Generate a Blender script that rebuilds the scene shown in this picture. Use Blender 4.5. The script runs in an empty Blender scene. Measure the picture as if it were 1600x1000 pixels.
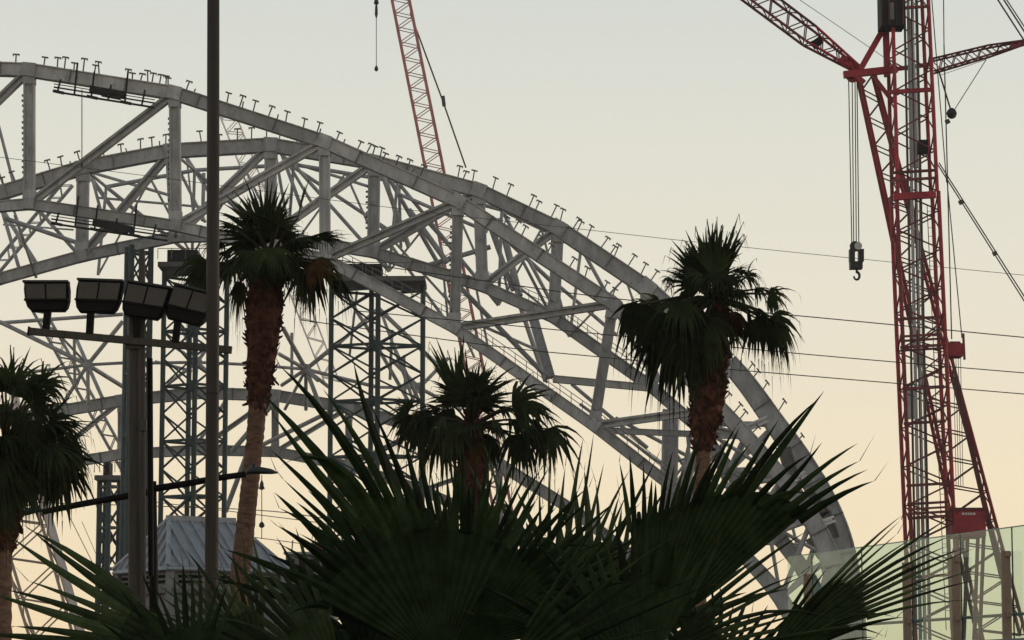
import bpy, math, random
from mathutils import Vector, Matrix
R = math.radians
scene = bpy.context.scene
COL = scene.collection

# ---------------------------------------------------------------- camera
F_PX, PITCH, EYE = 4537.0, math.atan(600 / 4537.0), 1.6
cam_d = bpy.data.cameras.new('camera')
cam_d.sensor_width = 36.0
cam_d.lens = 36.0 * F_PX / 1600.0
cam_d.clip_start, cam_d.clip_end = 0.1, 6000
cam = bpy.data.objects.new('camera', cam_d)
COL.objects.link(cam)
cam.location = (0, 0, EYE)
cam.rotation_euler = (math.pi / 2 + PITCH, 0, 0)
scene.camera = cam

# ---------------------------------------------------------------- sky
SUN_AZ, SUN_EL = 62.0, 7.0
world = bpy.data.worlds.new('World')
scene.world = world
world.use_nodes = True
nt = world.node_tree
bgn = nt.nodes['Background']
sky = nt.nodes.new('ShaderNodeTexSky')
sky.sky_type = 'NISHITA'
sky.sun_disc = False
sky.sun_elevation, sky.sun_rotation = R(SUN_EL), R(SUN_AZ)
sky.air_density, sky.dust_density, sky.ozone_density = 0.7, 0.6, 1.0
tc = nt.nodes.new('ShaderNodeTexCoord')
sep = nt.nodes.new('ShaderNodeSeparateXYZ')
nt.links.new(tc.outputs['Generated'], sep.inputs[0])
ramp = nt.nodes.new('ShaderNodeValToRGB')
nt.links.new(sep.outputs['Z'], ramp.inputs[0])
STOPS = [(0.0, (.98, .71, .42)), (.03, (.99, .79, .51)), (.075, (.99, .835, .58)), (.131, (.895, .82, .655)),
         (.185, (.81, .79, .675)), (.25, (.70, .725, .675)), (.38, (.45, .48, .49)), (.6, (.27, .315, .35)), (1.0, (.17, .215, .26))]
el = ramp.color_ramp.elements
while len(el) < len(STOPS):
    el.new(0.5)
for e, (p, c) in zip(el, STOPS):
    e.position = p
    e.color = (*c, 1)
gain = nt.nodes.new('ShaderNodeVectorMath')
gain.operation = 'SCALE'
gain.inputs['Scale'].default_value = 10.4
nt.links.new(ramp.outputs[0], gain.inputs[0])
mix = nt.nodes.new('ShaderNodeMix')
mix.data_type = 'RGBA'
mix.inputs[0].default_value = 0.92
nt.links.new(sky.outputs[0], mix.inputs[6])
nt.links.new(gain.outputs[0], mix.inputs[7])
nt.links.new(mix.outputs[2], bgn.inputs[0])
bgn.inputs[1].default_value = 0.1

# ---------------------------------------------------------------- sun just above the horizon, very soft
sun_d = bpy.data.lights.new('sun', 'SUN')
sun_d.energy, sun_d.angle, sun_d.color = 0.6, R(12), (1.0, .80, .58)
sun = bpy.data.objects.new('sun', sun_d)
COL.objects.link(sun)
sd = Vector((math.sin(R(SUN_AZ)) * math.cos(R(SUN_EL)), math.cos(R(SUN_AZ)) * math.cos(R(SUN_EL)), math.sin(R(SUN_EL))))
sun.rotation_euler = sd.to_track_quat('Z', 'Y').to_euler()
sun.location = (60, 30, 60)

vs = scene.view_settings
vs.view_transform, vs.look, vs.exposure, vs.gamma = 'Standard', 'None', 0.0, 1.0
vs.use_curve_mapping = False
scene.cycles.max_bounces = 6
scene.cycles.transparent_max_bounces = 16

# ---------------------------------------------------------------- helpers
CF, CU = Vector((0, math.cos(PITCH), math.sin(PITCH))), Vector((0, -math.sin(PITCH), math.cos(PITCH)))
def at(px, py, Y):
    """photo point (1600 x 1000) at a distance of Y metres"""
    d = Vector((1, 0, 0)) * ((px - 800) / F_PX) + CU * ((500 - py) / F_PX) + CF
    return Vector((0, 0, EYE)) + d * (Y / d.y)
def m_per_px(Y):
    return Y / F_PX

WM = {}
def link(o, parent=None, M=None):
    M = M or Matrix.Identity(4)
    COL.objects.link(o)
    if parent is not None:
        o.parent = parent
        o.matrix_parent_inverse = WM[parent.name].inverted()
    o.matrix_basis = M
    WM[o.name] = M
    return o
def tag(o, label=None, cat=None, group=None, kind=None):
    for k, v in (('label', label), ('category', cat), ('group', group), ('kind', kind)):
        if v:
            o[k] = v
    return o
def thing(name, loc, label, cat, group=None):
    o = bpy.data.objects.new(name, None)
    o.empty_display_size = 0.3
    link(o, None, Matrix.Translation(Vector(loc)))
    return tag(o, label, cat, group)
def mesh(name, verts, faces, mat, smooth=False):
    me = bpy.data.meshes.new(name)
    me.from_pydata([tuple(v) for v in verts], [], faces)
    me.materials.append(mat)
    if smooth:
        for p in me.polygons:
            p.use_smooth = True
    me.update()
    return me
def obj(name, verts, faces, mat, parent=None, smooth=False, origin=None):
    o0 = Vector(origin) if origin is not None else (sum((Vector(v) for v in verts), Vector()) / max(1, len(verts)))
    me = mesh(name, [Vector(v) - o0 for v in verts], faces, mat, smooth)
    return link(bpy.data.objects.new(name, me), parent, Matrix.Translation(o0))

# ---- procedural materials
def material(name, col, rough=0.6, var=0.25, scale=3.0, metal=0.0, bump=0.0, streak=None, spec=0.5, rand=0.0, transl=0.0, col2=None, stain=None):
    m = bpy.data.materials.new(name)
    m.use_nodes = True
    t = m.node_tree
    b = t.nodes['Principled BSDF']
    b.inputs['Roughness'].default_value = rough
    b.inputs['Metallic'].default_value = metal
    b.inputs['Specular IOR Level'].default_value = spec
    c = t.nodes.new('ShaderNodeTexCoord')
    g = t.nodes.new('ShaderNodeNewGeometry')
    n = t.nodes.new('ShaderNodeTexNoise')
    n.inputs['Scale'].default_value = scale
    n.inputs['Detail'].default_value = 6
    n.inputs['Roughness'].default_value = .65
    src = g.outputs['Position']
    if streak:
        mp = t.nodes.new('ShaderNodeMapping')
        mp.inputs['Scale'].default_value = streak
        t.links.new(src, mp.inputs[0])
        src = mp.outputs[0]
    t.links.new(src, n.inputs['Vector'])
    r = t.nodes.new('ShaderNodeValToRGB')
    r.color_ramp.elements[0].position, r.color_ramp.elements[1].position = .3, .7
    lo = [x * (1 - var) for x in col] if col2 is None else col2
    hi = [min(1, x * (1 + var)) for x in col]
    r.color_ramp.elements[0].color = (*lo, 1)
    r.color_ramp.elements[1].color = (*hi, 1)
    t.links.new(n.outputs['Fac'], r.inputs[0])
    out = r.outputs[0]
    if stain:                        # patches of rust and grime
        n2 = t.nodes.new('ShaderNodeTexNoise')
        n2.inputs['Scale'].default_value = 1.7
        n2.inputs['Detail'].default_value = 8
        n2.inputs['Roughness'].default_value = .75
        mp2 = t.nodes.new('ShaderNodeMapping')
        mp2.inputs['Scale'].default_value = (1, 1, .45)
        t.links.new(g.outputs['Position'], mp2.inputs[0])
        t.links.new(mp2.outputs[0], n2.inputs['Vector'])
        mr2 = t.nodes.new('ShaderNodeMapRange')
        mr2.inputs[1].default_value, mr2.inputs[2].default_value = .54, .72
        mr2.inputs[3].default_value, mr2.inputs[4].default_value = 0, .75
        t.links.new(n2.outputs['Fac'], mr2.inputs[0])
        mx = t.nodes.new('ShaderNodeMix')
        mx.data_type = 'RGBA'
        mx.inputs[7].default_value = (*stain, 1)
        t.links.new(mr2.outputs[0], mx.inputs[0])
        t.links.new(out, mx.inputs[6])
        out = mx.outputs[2]
    if rand:
        oi = t.nodes.new('ShaderNodeObjectInfo')
        hs = t.nodes.new('ShaderNodeHueSaturation')
        mr = t.nodes.new('ShaderNodeMapRange')
        mr.inputs[3].default_value, mr.inputs[4].default_value = 1 - rand, 1 + rand
        t.links.new(oi.outputs['Random'], mr.inputs[0])
        t.links.new(mr.outputs[0], hs.inputs['Value'])
        t.links.new(out, hs.inputs['Color'])
        out = hs.outputs[0]
    t.links.new(out, b.inputs['Base Color'])
    if bump:
        bp = t.nodes.new('ShaderNodeBump')
        bp.inputs['Strength'].default_value = bump
        bp.inputs['Distance'].default_value = .02
        t.links.new(n.outputs['Fac'], bp.inputs['Height'])
        t.links.new(bp.outputs[0], b.inputs['Normal'])
    if transl:
        tr = t.nodes.new('ShaderNodeBsdfTranslucent')
        ms = t.nodes.new('ShaderNodeMixShader')
        ms.inputs[0].default_value = transl
        t.links.new(out, tr.inputs[0])
        t.links.new(b.outputs[0], ms.inputs[1])
        t.links.new(tr.outputs[0], ms.inputs[2])
        t.links.new(ms.outputs[0], t.nodes['Material Output'].inputs[0])
    return m

M = dict(
    steel=material('grey_steel_paint', (.35, .35, .352), .6, .30, .9, rand=.18, streak=(1, 1, .4), spec=.3, stain=(.13, .10, .08)),
    steel_dark=material('weathered_steel', (.13, .127, .125), .6, .25, .8, rand=.2, spec=.3),
    steel_pale=material('zinc_steel', (.30, .31, .32), .5, .15, .8, rand=.08),
    teal=material('teal_shoring_paint', (.032, .058, .062), .55, .3, .8, rand=.3, spec=.25),
    black=material('black_steel', (.012, .012, .013), .7, .3, 1, spec=.15),
    red=material('red_crane_paint', (.30, .018, .032), .5, .4, .8, rand=.3, spec=.3),
    red_far=material('distance_pale_red_paint', (.42, .165, .165), .6, .2, .5, rand=.12, spec=.2),  # red lightened for the boom's distance, the paling put into the colour
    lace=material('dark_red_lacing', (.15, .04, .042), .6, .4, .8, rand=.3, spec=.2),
    pale=material('haze_pale_crane_paint', (.80, .74, .71), .55, .1, .5),  # near white: haze over the far boom is put into its colour
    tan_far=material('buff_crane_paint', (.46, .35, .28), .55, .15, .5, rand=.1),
    rope=material('wire_rope', (.085, .08, .07), .6, .2, 4, spec=.2),
    rope_pale=material('galvanised_rope', (.50, .50, .52), .45, .15, 3),
    hook=material('hook_block_paint', (.022, .024, .023), .5, .4, 3, spec=.25),
    bronze=material('bronze_pole_paint', (.050, .040, .034), .6, .28, 2, streak=(3, 3, .25), rand=.05, spec=.2),
    bronze2=material('grey_brown_pole', (.075, .063, .052), .65, .3, 3, streak=(4, 4, .3), spec=.2),
    housing=material('dark_brown_housing', (.008, .006, .0055), .6, .3, 5, spec=.12),
    lens=material('floodlight_glass', (.062, .054, .049), .35, .15, 3, spec=.3),
    lamp=material('lamp_head_grey', (.035, .042, .042), .55, .2, 6, spec=.3),
    roof=material('standing_seam_metal', (.29, .30, .325), .45, .2, 2.2, streak=(2, 2, .6)),
    wall=material('kiosk_stucco', (.21, .205, .205), .85, .2, 5, bump=.2, spec=.2),
    dark=material('louvre_dark', (.010, .010, .010), .8, .2, 5, spec=.1),
    boots=material('palm_leaf_bases', (.078, .033, .023), .9, .6, 7, rand=.2, spec=.1),
    bark=material('palm_bark', (.165, .098, .068), .9, .5, 6, bump=.6, streak=(1, 1, 3), spec=.1),
    frond=material('palm_frond_green', (.034, .044, .018), .75, .5, 3, rand=.55, transl=.25, spec=.08),
    dead=material('dry_palm_frond', (.075, .042, .020), .8, .4, 3, rand=.4, transl=.12, spec=.08),
    petiole=material('palm_petiole', (.045, .040, .020), .6, .3, 6, rand=.3, spec=.2),
    leaf=material('fan_leaf_dark_green', (.019, .032, .0105), .55, .5, 14, rand=.55, transl=.25, spec=.10),
    leaf2=material('fan_leaf_mid_green', (.044, .062, .024), .5, .5, 12, rand=.5, transl=.25, spec=.15),
    glass_edge=material('green_glass_edge', (.16, .30, .25), .3, .2, 3),
    post=material('tan_post_paint', (.32, .205, .15), .6, .15, 6),
    concrete=material('parapet_concrete', (.22, .22, .23), .8, .15, 4, bump=.3),
    ground=material('asphalt', (.05, .05, .052), .9, .3, .6, bump=.3),
    white=material('white_lettering', (.6, .58, .56), .6, .1, 4),
    cabin=material('site_cabin_grey', (.16, .15, .15), .7, .2, 1),
    cabin_red=material('site_cabin_red', (.24, .07, .06), .6, .2, 1),
)
def glass_mat():
    m = bpy.data.materials.new('green_tinted_glass')
    m.use_nodes = True
    t = m.node_tree
    t.nodes.remove(t.nodes['Principled BSDF'])
    tr = t.nodes.new('ShaderNodeBsdfTransparent')
    gl = t.nodes.new('ShaderNodeBsdfGlossy')
    df = t.nodes.new('ShaderNodeBsdfDiffuse')
    df.inputs[0].default_value = (.34, .56, .48, 1)
    gl.inputs['Roughness'].default_value = .03
    n = t.nodes.new('ShaderNodeTexNoise')
    n.inputs['Scale'].default_value = .8
    r = t.nodes.new('ShaderNodeValToRGB')
    r.color_ramp.elements[0].color, r.color_ramp.elements[1].color = (.70, .92, .86, 1), (.76, .96, .90, 1)
    t.links.new(n.outputs['Fac'], r.inputs[0])
    t.links.new(r.outputs[0], tr.inputs[0])
    lw = t.nodes.new('ShaderNodeFresnel')
    lw.inputs[0].default_value = 1.45
    m0, m1 = t.nodes.new('ShaderNodeMixShader'), t.nodes.new('ShaderNodeMixShader')
    m0.inputs[0].default_value = .20
    t.links.new(tr.outputs[0], m0.inputs[1])
    t.links.new(df.outputs[0], m0.inputs[2])
    t.links.new(lw.outputs[0], m1.inputs[0])
    t.links.new(m0.outputs[0], m1.inputs[1])
    t.links.new(gl.outputs[0], m1.inputs[2])
    t.links.new(m1.outputs[0], t.nodes['Material Output'].inputs[0])
    return m
M['glass'] = glass_mat()

# ---- unit sections along z from 0 to 1, shared between all bars of one section and paint
def prism(loop):
    n = len(loop)
    v = [(x, y, 0) for x, y in loop] + [(x, y, 1) for x, y in loop]
    f = [(i, (i + 1) % n, n + (i + 1) % n, n + i) for i in range(n)]
    return v, f + [tuple(range(n - 1, -1, -1)), tuple(range(n, 2 * n))]
def h_loop(tf, tw):      # flanges at x = +-.5, web along x
    a, b = .5, .5 - tf
    return [(-a, -.5), (-b, -.5), (-b, -tw), (b, -tw), (b, -.5), (a, -.5), (a, .5), (b, .5), (b, tw), (-b, tw), (-b, .5), (-a, .5)]
SECT = {
    'box': prism([(-.5, -.5), (.5, -.5), (.5, .5), (-.5, .5)]),
    'tube': prism([(.5 * math.cos(k * math.pi / 4), .5 * math.sin(k * math.pi / 4)) for k in range(8)]),
    'girder': prism(h_loop(.08, .34)),
    'column': prism(h_loop(.14, .24)),
    'channel': prism(h_loop(.30, .06)),
}
UNIT = {}
def unit(kind, mat):
    k = (kind, mat)
    if k not in UNIT:
        me = mesh(kind + '_section', *SECT[kind], M[mat])
        if kind == 'tube':
            for p in me.polygons:
                p.use_smooth = len(p.vertices) == 4
        UNIT[k] = me
    return UNIT[k]
def bar(name, parent, a, b, w, d=None, mat='steel', kind='box', side=None, trim=0.0):
    """member from a to b; w across it in the picture plane, d in depth"""
    a, b = Vector(a), Vector(b)
    z = (b - a)
    L = z.length
    z.normalize()
    if trim:
        a, L = a + z * trim, L - 2 * trim
    y = Vector(side) if side is not None else Vector((0, 1, 0))
    if abs(y.dot(z)) > .95:
        y = Vector((1, 0, 0))
    x = y.cross(z).normalized()
    y = z.cross(x)
    d = d or w
    mw = Matrix(((x.x * w, y.x * d, z.x * L, a.x), (x.y * w, y.y * d, z.y * L, a.y), (x.z * w, y.z * d, z.z * L, a.z), (0, 0, 0, 1)))
    return link(bpy.data.objects.new(name, unit(kind, mat)), parent, mw)
def loft(rings, close=True, caps=True):
    n = len(rings[0])
    v = [p for r in rings for p in r]
    f = []
    for i in range(len(rings) - 1):
        for j in range(n if close else n - 1):
            k = (j + 1) % n
            f.append((i * n + j, i * n + k, (i + 1) * n + k, (i + 1) * n + j))
    if caps and close:
        f += [tuple(range(n - 1, -1, -1)), tuple(range((len(rings) - 1) * n, len(rings) * n))]
    return v, f
def ring(c, r, n=10, ax=None, ry=None):
    c = Vector(c)
    z = Vector(ax or (0, 0, 1)).normalized()
    x = Vector((0, 1, 0)).cross(z)
    x = x.normalized() if x.length > .1 else Vector((1, 0, 0))
    y = z.cross(x)
    return [c + x * r * math.cos(2 * math.pi * k / n) + y * (ry or r) * math.sin(2 * math.pi * k / n) for k in range(n)]
def box_obj(name, parent, lo, hi, mat):
    v = [(x, y, z) for z in (lo[2], hi[2]) for x, y in ((lo[0], lo[1]), (hi[0], lo[1]), (hi[0], hi[1]), (lo[0], hi[1]))]
    f = [(3, 2, 1, 0), (4, 5, 6, 7), (0, 1, 5, 4), (1, 2, 6, 5), (2, 3, 7, 6), (3, 0, 4, 7)]
    return obj(name, v, f, M[mat], parent)
def box_px(name, parent, x0, y0, x1, y1, Y, depth, mat):
    a, b = at(x0, y1, Y), at(x1, y0, Y)
    return box_obj(name, parent, (a.x, Y, a.z), (b.x, Y + depth, b.z), mat)
def ground_pt(px, Y):
    p = at(px, 500, Y)
    return Vector((p.x, Y, 0))
rng = random.Random(7)

# ---------------------------------------------------------------- ground
g = obj('ground', [(-700, -150, 0), (700, -150, 0), (700, 800, 0), (-700, 800, 0)], [(0, 1, 2, 3)], M['ground'])
tag(g, kind='structure')

# ---------------------------------------------------------------- arch trusses
def lerp_chord(nodes, x):
    for (a, b) in zip(nodes, nodes[1:]):
        if a[0] <= x <= b[0]:
            t = (x - a[0]) / (b[0] - a[0])
            return a[1] + (b[1] - a[1]) * t, (b[0] - a[0], b[1] - a[1])
    return nodes[-1][1], (1, 0)
def stanchions(parent, nodes, Y, xs, half):
    s = m_per_px(Y)
    for x, h in xs:
        y, (dx, dy) = lerp_chord(nodes, x)
        t = Vector((dx, 0, -dy)).normalized()
        n = Vector((-t.z, 0, t.x))
        up = (n * .75 + Vector((0, 0, 1)) * .25 + t * rng.gauss(0, .09)).normalized()
        p = at(x, y, Y) + n * half + Vector((0, rng.uniform(-.35, .35), 0))
        hh = h * s
        st = bar('guard_post', parent, p, p + up * hh, .13, .13, 'steel_dark', 'box')
        if h > 11:
            q = p + up * hh
            bar('post_head', st, q - t * .34 - up * .03, q + t * .34 - up * .03, .13, .22, 'steel_dark')
            if rng.random() < .6:
                bar('post_clamp', st, q - t * .30 - up * .22, q - t * .30 + up * .02, .08, .1, 'steel_dark')
                bar('post_clamp', st, q + t * .30 - up * .20, q + t * .30 + up * .02, .08, .1, 'steel_dark')
def truss(name, label, top, bot, Y, cw, bw, vw, dw, sect_top=None, verts=(), diags=(), pegs=(), face=-1.0):
    o = thing(name, ground_pt(top[-2][0], Y), label, 'arch truss')
    T, B = [at(x, y, Y) for x, y in top], [at(x, y, Y) for x, y in bot]
    for i in range(len(T) - 1):
        w = cw if sect_top is None else sect_top[i]
        bar('top_chord', o, T[i], T[i + 1], w, 1.25 + (w - cw) * .5, 'steel', 'girder', trim=.12)
        bar('bottom_chord', o, B[i], B[i + 1], bw, 1.12, 'steel', 'girder', trim=.12)
    for i in range(1, len(T) - 1):
        for P, w in ((T, cw if sect_top is None else (sect_top[i - 1] + sect_top[i]) / 2), (B, bw)):
            t = (P[i + 1] - P[i - 1]).normalized()
            bar('gusset_plate', o, P[i] - t * w * .5, P[i] + t * w * .5, w * 1.015, 1.40 + max(0, w - cw) * .5, 'steel', 'box')
    for P, w in ((T, cw), (B, bw)):
        for i in range(len(P) - 1):
            L = (P[i + 1] - P[i]).length
            for q in range(max(1, int(L / 6))):
                u = (q + rng.uniform(.3, .8)) / max(1, int(L / 6))
                p = P[i].lerp(P[i + 1], min(.9, max(.1, u)))
                t = (P[i + 1] - P[i]).normalized()
                ww = w if P is B or sect_top is None else sect_top[i]
                bar('splice_plate', o, p - t * rng.uniform(.03, .1), p + t * .06, ww * 1.012, 1.30, 'steel_dark', 'box')
    for i in verts:
        z = (B[i] - T[i]).normalized()
        v = bar('post', o, T[i] + z * cw * .45, B[i] - z * bw * .45, vw, 1.0, 'steel', 'column')
        bar('gusset_plate', o, T[i] + z * cw * .5, T[i] + z * (cw * .5 + .8), vw * 1.12, 1.06, 'steel', 'box')
        bar('gusset_plate', o, B[i] - z * bw * .5, B[i] - z * (bw * .5 + .9), vw * 1.14, 1.06, 'steel', 'box')
        if i in pegs:
            x = Vector((0, 1, 0)).cross(z).normalized()
            x = x if x.x < 0 else -x
            L = (B[i] - T[i]).length
            k = 2.6
            while k < L - 2.2:
                p = T[i] + z * k + x * vw * .5
                bar('climbing_peg', v, p - x * .02, p + x * rng.uniform(.14, .24), .2, .3, 'steel_dark')
                k += rng.uniform(.5, .62)
    for i in diags:
        z = (T[i + 1] - B[i]).normalized()
        bar('diagonal', o, B[i] + z * .45, T[i + 1] - z * .45, dw, .9, 'steel', 'channel')
    return o, T, B
YA, YC = 290.0, 307.0
A_top = [(-190, 101), (46, 110), (273, 146), (507, 222), (716, 315), (958, 475), (1125, 638)]
A_bot = [(-190, 338), (46, 319), (275, 353), (508, 405), (710, 512), (928, 665), (1060, 768)]
A_bot_foot = [(1060, 768), (1150, 855), (1220, 935), (1262, 1020)]
A_foot = [(958, 475), (1125, 638), (1222, 748), (1268, 812), (1296, 872), (1310, 960), (1312, 1060)]
C_top = [(-130, 345), (0, 302), (130, 262), (268, 236), (423, 227), (585, 254), (748, 298), (872, 357), (1010, 450), (1138, 566)]
C_foot = [(1010, 450), (1138, 566), (1212, 663), (1259, 732), (1293, 797), (1315, 866), (1327, 960), (1330, 1060)]
C_bot = [(-130, 485), (-5, 437), (128, 400), (275, 370), (423, 368), (583, 394), (754, 447), (865, 496), (1020, 606), (1084, 662)]
C_bot_foot = [(1020, 606), (1084, 662), (1140, 735), (1200, 818), (1258, 895), (1285, 960), (1296, 1060)]
arch_a, AT, AB = truss('arch_truss', 'nearest and tallest grey steel arch truss, topmost in the photo',
                       A_top, A_bot, YA, 1.36, 1.1, 1.1, .82, [1.36] * 6, (1, 2, 3, 4, 5, 6), (0, 1, 2, 3, 4, 5), (1, 2, 4))
arch_c, CT, CB = truss('arch_truss', 'grey steel arch truss just behind the tallest one, with the thick curved right foot',
                       C_top, C_bot, YC, 1.45, 1.2, 1.28, .85, [1.5] * 7 + [1.7, 1.85], (2, 3, 4, 5, 6, 7, 8, 9), (2, 3, 4, 5, 6), (5,))
stanchions(arch_a, A_top[:-1] + A_foot[1:], YA, [(x + rng.uniform(-2, 2), h) for x, h in
    [(25, 16), (66, 15), (86, 18), (97, 21), (113, 13), (128, 23), (147, 15), (152, 22), (198, 17), (203, 13), (216, 13), (229, 21), (236, 17), (246, 16), (256, 17), (262, 14), (288, 17), (300, 8),
     (349, 19), (370, 20), (377, 11), (391, 19), (414, 19), (429, 9), (444, 18), (470, 17), (494, 17), (498, 8), (519, 15), (532, 7), (554, 15), (567, 17), (578, 17), (587, 20), (592, 13),
     (614, 18), (617, 8), (633, 20), (641, 8), (652, 20), (783, 14), (797, 18), (811, 17), (832, 18), (850, 16), (884, 18), (908, 17), (936, 15), (952, 13), (1120, 18), (1138, 19), (1147, 18), (1166, 17), (1200, 15), (1236, 14)]], .66)
stanchions(arch_c, C_top[:-1] + C_foot[1:], YC, [(x + rng.uniform(-2, 2), h) for x, h in
    [(8, 14), (25, 18), (80, 18), (100, 17), (114, 6), (126, 18), (166, 8), (192, 16), (202, 8), (222, 18), (240, 17), (251, 10), (262, 18), (315, 20), (345, 12), (372, 20), (395, 20), (417, 17), (436, 16), (464, 12),
     (713, 21), (722, 14), (735, 20), (765, 20), (786, 21), (821, 22), (831, 17), (855, 22), (871, 22), (889, 22), (893, 20), (912, 23), (931, 23), (946, 18), (955, 23), (973, 23), (993, 22), (1009, 22), (1028, 20),
     (1155, 20), (1166, 21), (1180, 22), (1205, 26), (1234, 16)]], .72)
def smooth(pts, sub=6):
    Q = []
    for k in range(len(pts) - 1):
        p0, p1, p2, p3 = [Vector(pts[min(max(k + j, 0), len(pts) - 1)]) for j in (-1, 0, 1, 2)]
        for q in range(sub):
            t = q / sub
            Q.append(.5 * ((2 * p1) + (p2 - p0) * t + (2 * p0 - 5 * p1 + 4 * p2 - p3) * t * t + (3 * p1 - p0 - 3 * p2 + p3) * t ** 3))
    return Q + [Vector(pts[-1])]
def curved_leg(name, o, pts, Y, w0, w1, d0, d1, skip=0):
    Q = smooth([(*p, 0) for p in pts])[skip * 6:]
    P = [at(q.x, q.y, Y) for q in Q]
    rings = []
    n = len(P)
    for k, p in enumerate(P):
        t = (P[min(k + 1, n - 1)] - P[max(k - 1, 0)]).normalized()
        x = Vector((0, 1, 0)).cross(t).normalized()
        u = k / (n - 1)
        w, d = (w0 + (w1 - w0) * u), (d0 + (d1 - d0) * u)
        rings.append([p + x * w * a + Vector((0, d * b, 0)) for a, b in h_loop(.07, .40)])
    v, f = loft(rings)
    leg = obj(name, v, f, M['steel'], o)
    for k in range(4, n - 1, 5):      # ring stiffeners
        t = (P[k + 1] - P[k - 1]).normalized()
        u = k / (n - 1)
        bar('splice_plate', leg, P[k] - t * .08, P[k] + t * .08, (w0 + (w1 - w0) * u) * 1.02, (d0 + (d1 - d0) * u) * 1.02, 'steel_dark')
    return leg
curved_leg('curved_foot', arch_c, C_foot, YC, 1.9, 3.3, 1.4, 2.6, 1)
curved_leg('curved_foot', arch_a, A_foot, YA, 1.42, 2.2, 1.3, 2.0, 1)
curved_leg('lower_foot', arch_c, C_bot_foot, YC, 1.2, 1.8, 1.2, 1.6, 1)
curved_leg('lower_foot', arch_a, A_bot_foot, YA, 1.1, 1.7, 1.2, 1.5)
for (x0, y0, x1, y1) in ((1163, 671, 1196, 656), (1225, 755, 1256, 742), (1272, 822, 1300, 812), (1140, 735, 1165, 684), (1200, 818, 1225, 752), (1084, 662, 1163, 682), (1140, 735, 1222, 752), (1200, 818, 1270, 815)):
    bar('web_strut', arch_c, at(x0, y0, 298), at(x1, y1, 302), .7, .7, 'steel', 'channel')
# cross struts that tie the two arches together
for i, j in ((6, 9),):
    bar('cross_strut', arch_c, AT[i] + Vector((0, .7, 0)), CT[j] - Vector((0, .7, 0)), .6, .6, 'steel', 'box')
for i, j in ((2, 3),):
    bar('cross_strut', arch_c, AB[i] + Vector((0, .6, 0)), CB[j] - Vector((0, .6, 0)), .5, .5, 'steel', 'tube')
# stiffener plates on the inner side of the thick foot
for (x0, y0, x1, y1, w) in ((1288, 800, 1302, 842, 20), (1262, 770, 1290, 805, 18), (1268, 838, 1288, 868, 22), (1232, 780, 1252, 800, 14), (1225, 700, 1240, 752, 20)):
    bar('stiffener', arch_c, at(x0, y0, YC - 3), at(x1, y1, YC - 3), w * m_per_px(YC), .8, 'steel_dark', 'column')
# deep pylon column hanging under the second arch and the portal that stiffens the pair
bar('pylon', arch_c, at(1048, 640, YC), at(1040, 1040, YC), 1.7, 1.4, 'steel', 'column')
bar('pylon', arch_c, at(829, 482, 304), at(860, 590, 300), 1.0, 1.0, 'steel', 'column')
bar('portal_beam', arch_c, at(864, 592, 300), at(1016, 606, 300), .75, .8, 'steel', 'girder')
bar('portal_beam', arch_c, at(930, 672, 300), at(1080, 678, 300), .62, .7, 'steel', 'girder')
bar('portal_beam', arch_c, at(1110, 681, 300), at(1160, 682, 300), .55, .6, 'steel', 'girder')
# thin walkway rails that ride the bottom chords on the right
def catwalk(parent, pts, Y, lift):
    prev = None
    for x, y in pts:
        p = at(x, y, Y)
        bar('rail_post', parent, p, p + Vector((0, 0, lift)), .07, .07, 'steel_dark')
        if prev is not None:
            for k in (1.0, .55):
                bar('hand_rail', parent, prev + Vector((0, 0, lift * k)), p + Vector((0, 0, lift * k)), .08, .08, 'steel_dark', 'tube')
        prev = p
def along(nodes, x0, x1, n, off):
    return [(x0 + (x1 - x0) * k / n, lerp_chord(nodes, x0 + (x1 - x0) * k / n)[0] - off) for k in range(n + 1)]
catwalk(arch_c, along(C_bot, 765, 1010, 16, 9), YC - .4, 1.15)
catwalk(arch_a, along(A_bot, 520, 705, 12, 8), YA - .4, 1.15)
catwalk(arch_a, along(A_bot, 735, 1050, 18, 8), YA - .4, 1.2)

# ---------------------------------------------------------------- work platforms hung from the nearest arch
def platform(nodes, x0, x1, drop, label, Y=YA - 1.1):
    o = thing('work_platform', at((x0 + x1) / 2, lerp_chord(nodes, (x0 + x1) / 2)[0] + drop, Y), label, 'platform', 'platforms hung from the arch')
    e = lambda x, d: at(x, lerp_chord(nodes, x)[0] + d, Y)
    for dy, w in ((drop - 4, .17), (drop + 3, .22), (drop - 9, .1)):
        bar('platform_rail', o, e(x0, dy), e(x1, dy), w, w, 'black', 'tube')
    n = 6
    for k in range(n):
        x = x0 + (x1 - x0) * (k + .3) / n
        up = -14 if k in (1, 2, 4) else (2 if k % 2 else 6)
        h = bar('hanger', o, e(x + 3, up - 10 if k in (1, 4) else up), e(x - 2, drop + 2), .17, .17, 'black', 'box')
        if k in (0, 2, 4):
            bar('hanger_foot', h, e(x - 9, drop + 2), e(x + 8, drop + 3), .28, .3, 'black', 'box')
    xm = x0 + (x1 - x0) * .36
    bar('deck', o, e(xm, 14), e(xm + (x1 - x0) * .34, 16), .62, .9, 'black', 'box')
    bar('deck', o, e(xm + 18, 19), e(xm + (x1 - x0) * .3, 20), .4, .8, 'black', 'box')
    return o
platform(A_top, 84, 242, 24, 'dark hanging work platform under the top chord of the tallest arch')
platform(A_bot, 80, 262, 22, 'dark hanging work platform under the lower chord of the tallest arch')

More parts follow.
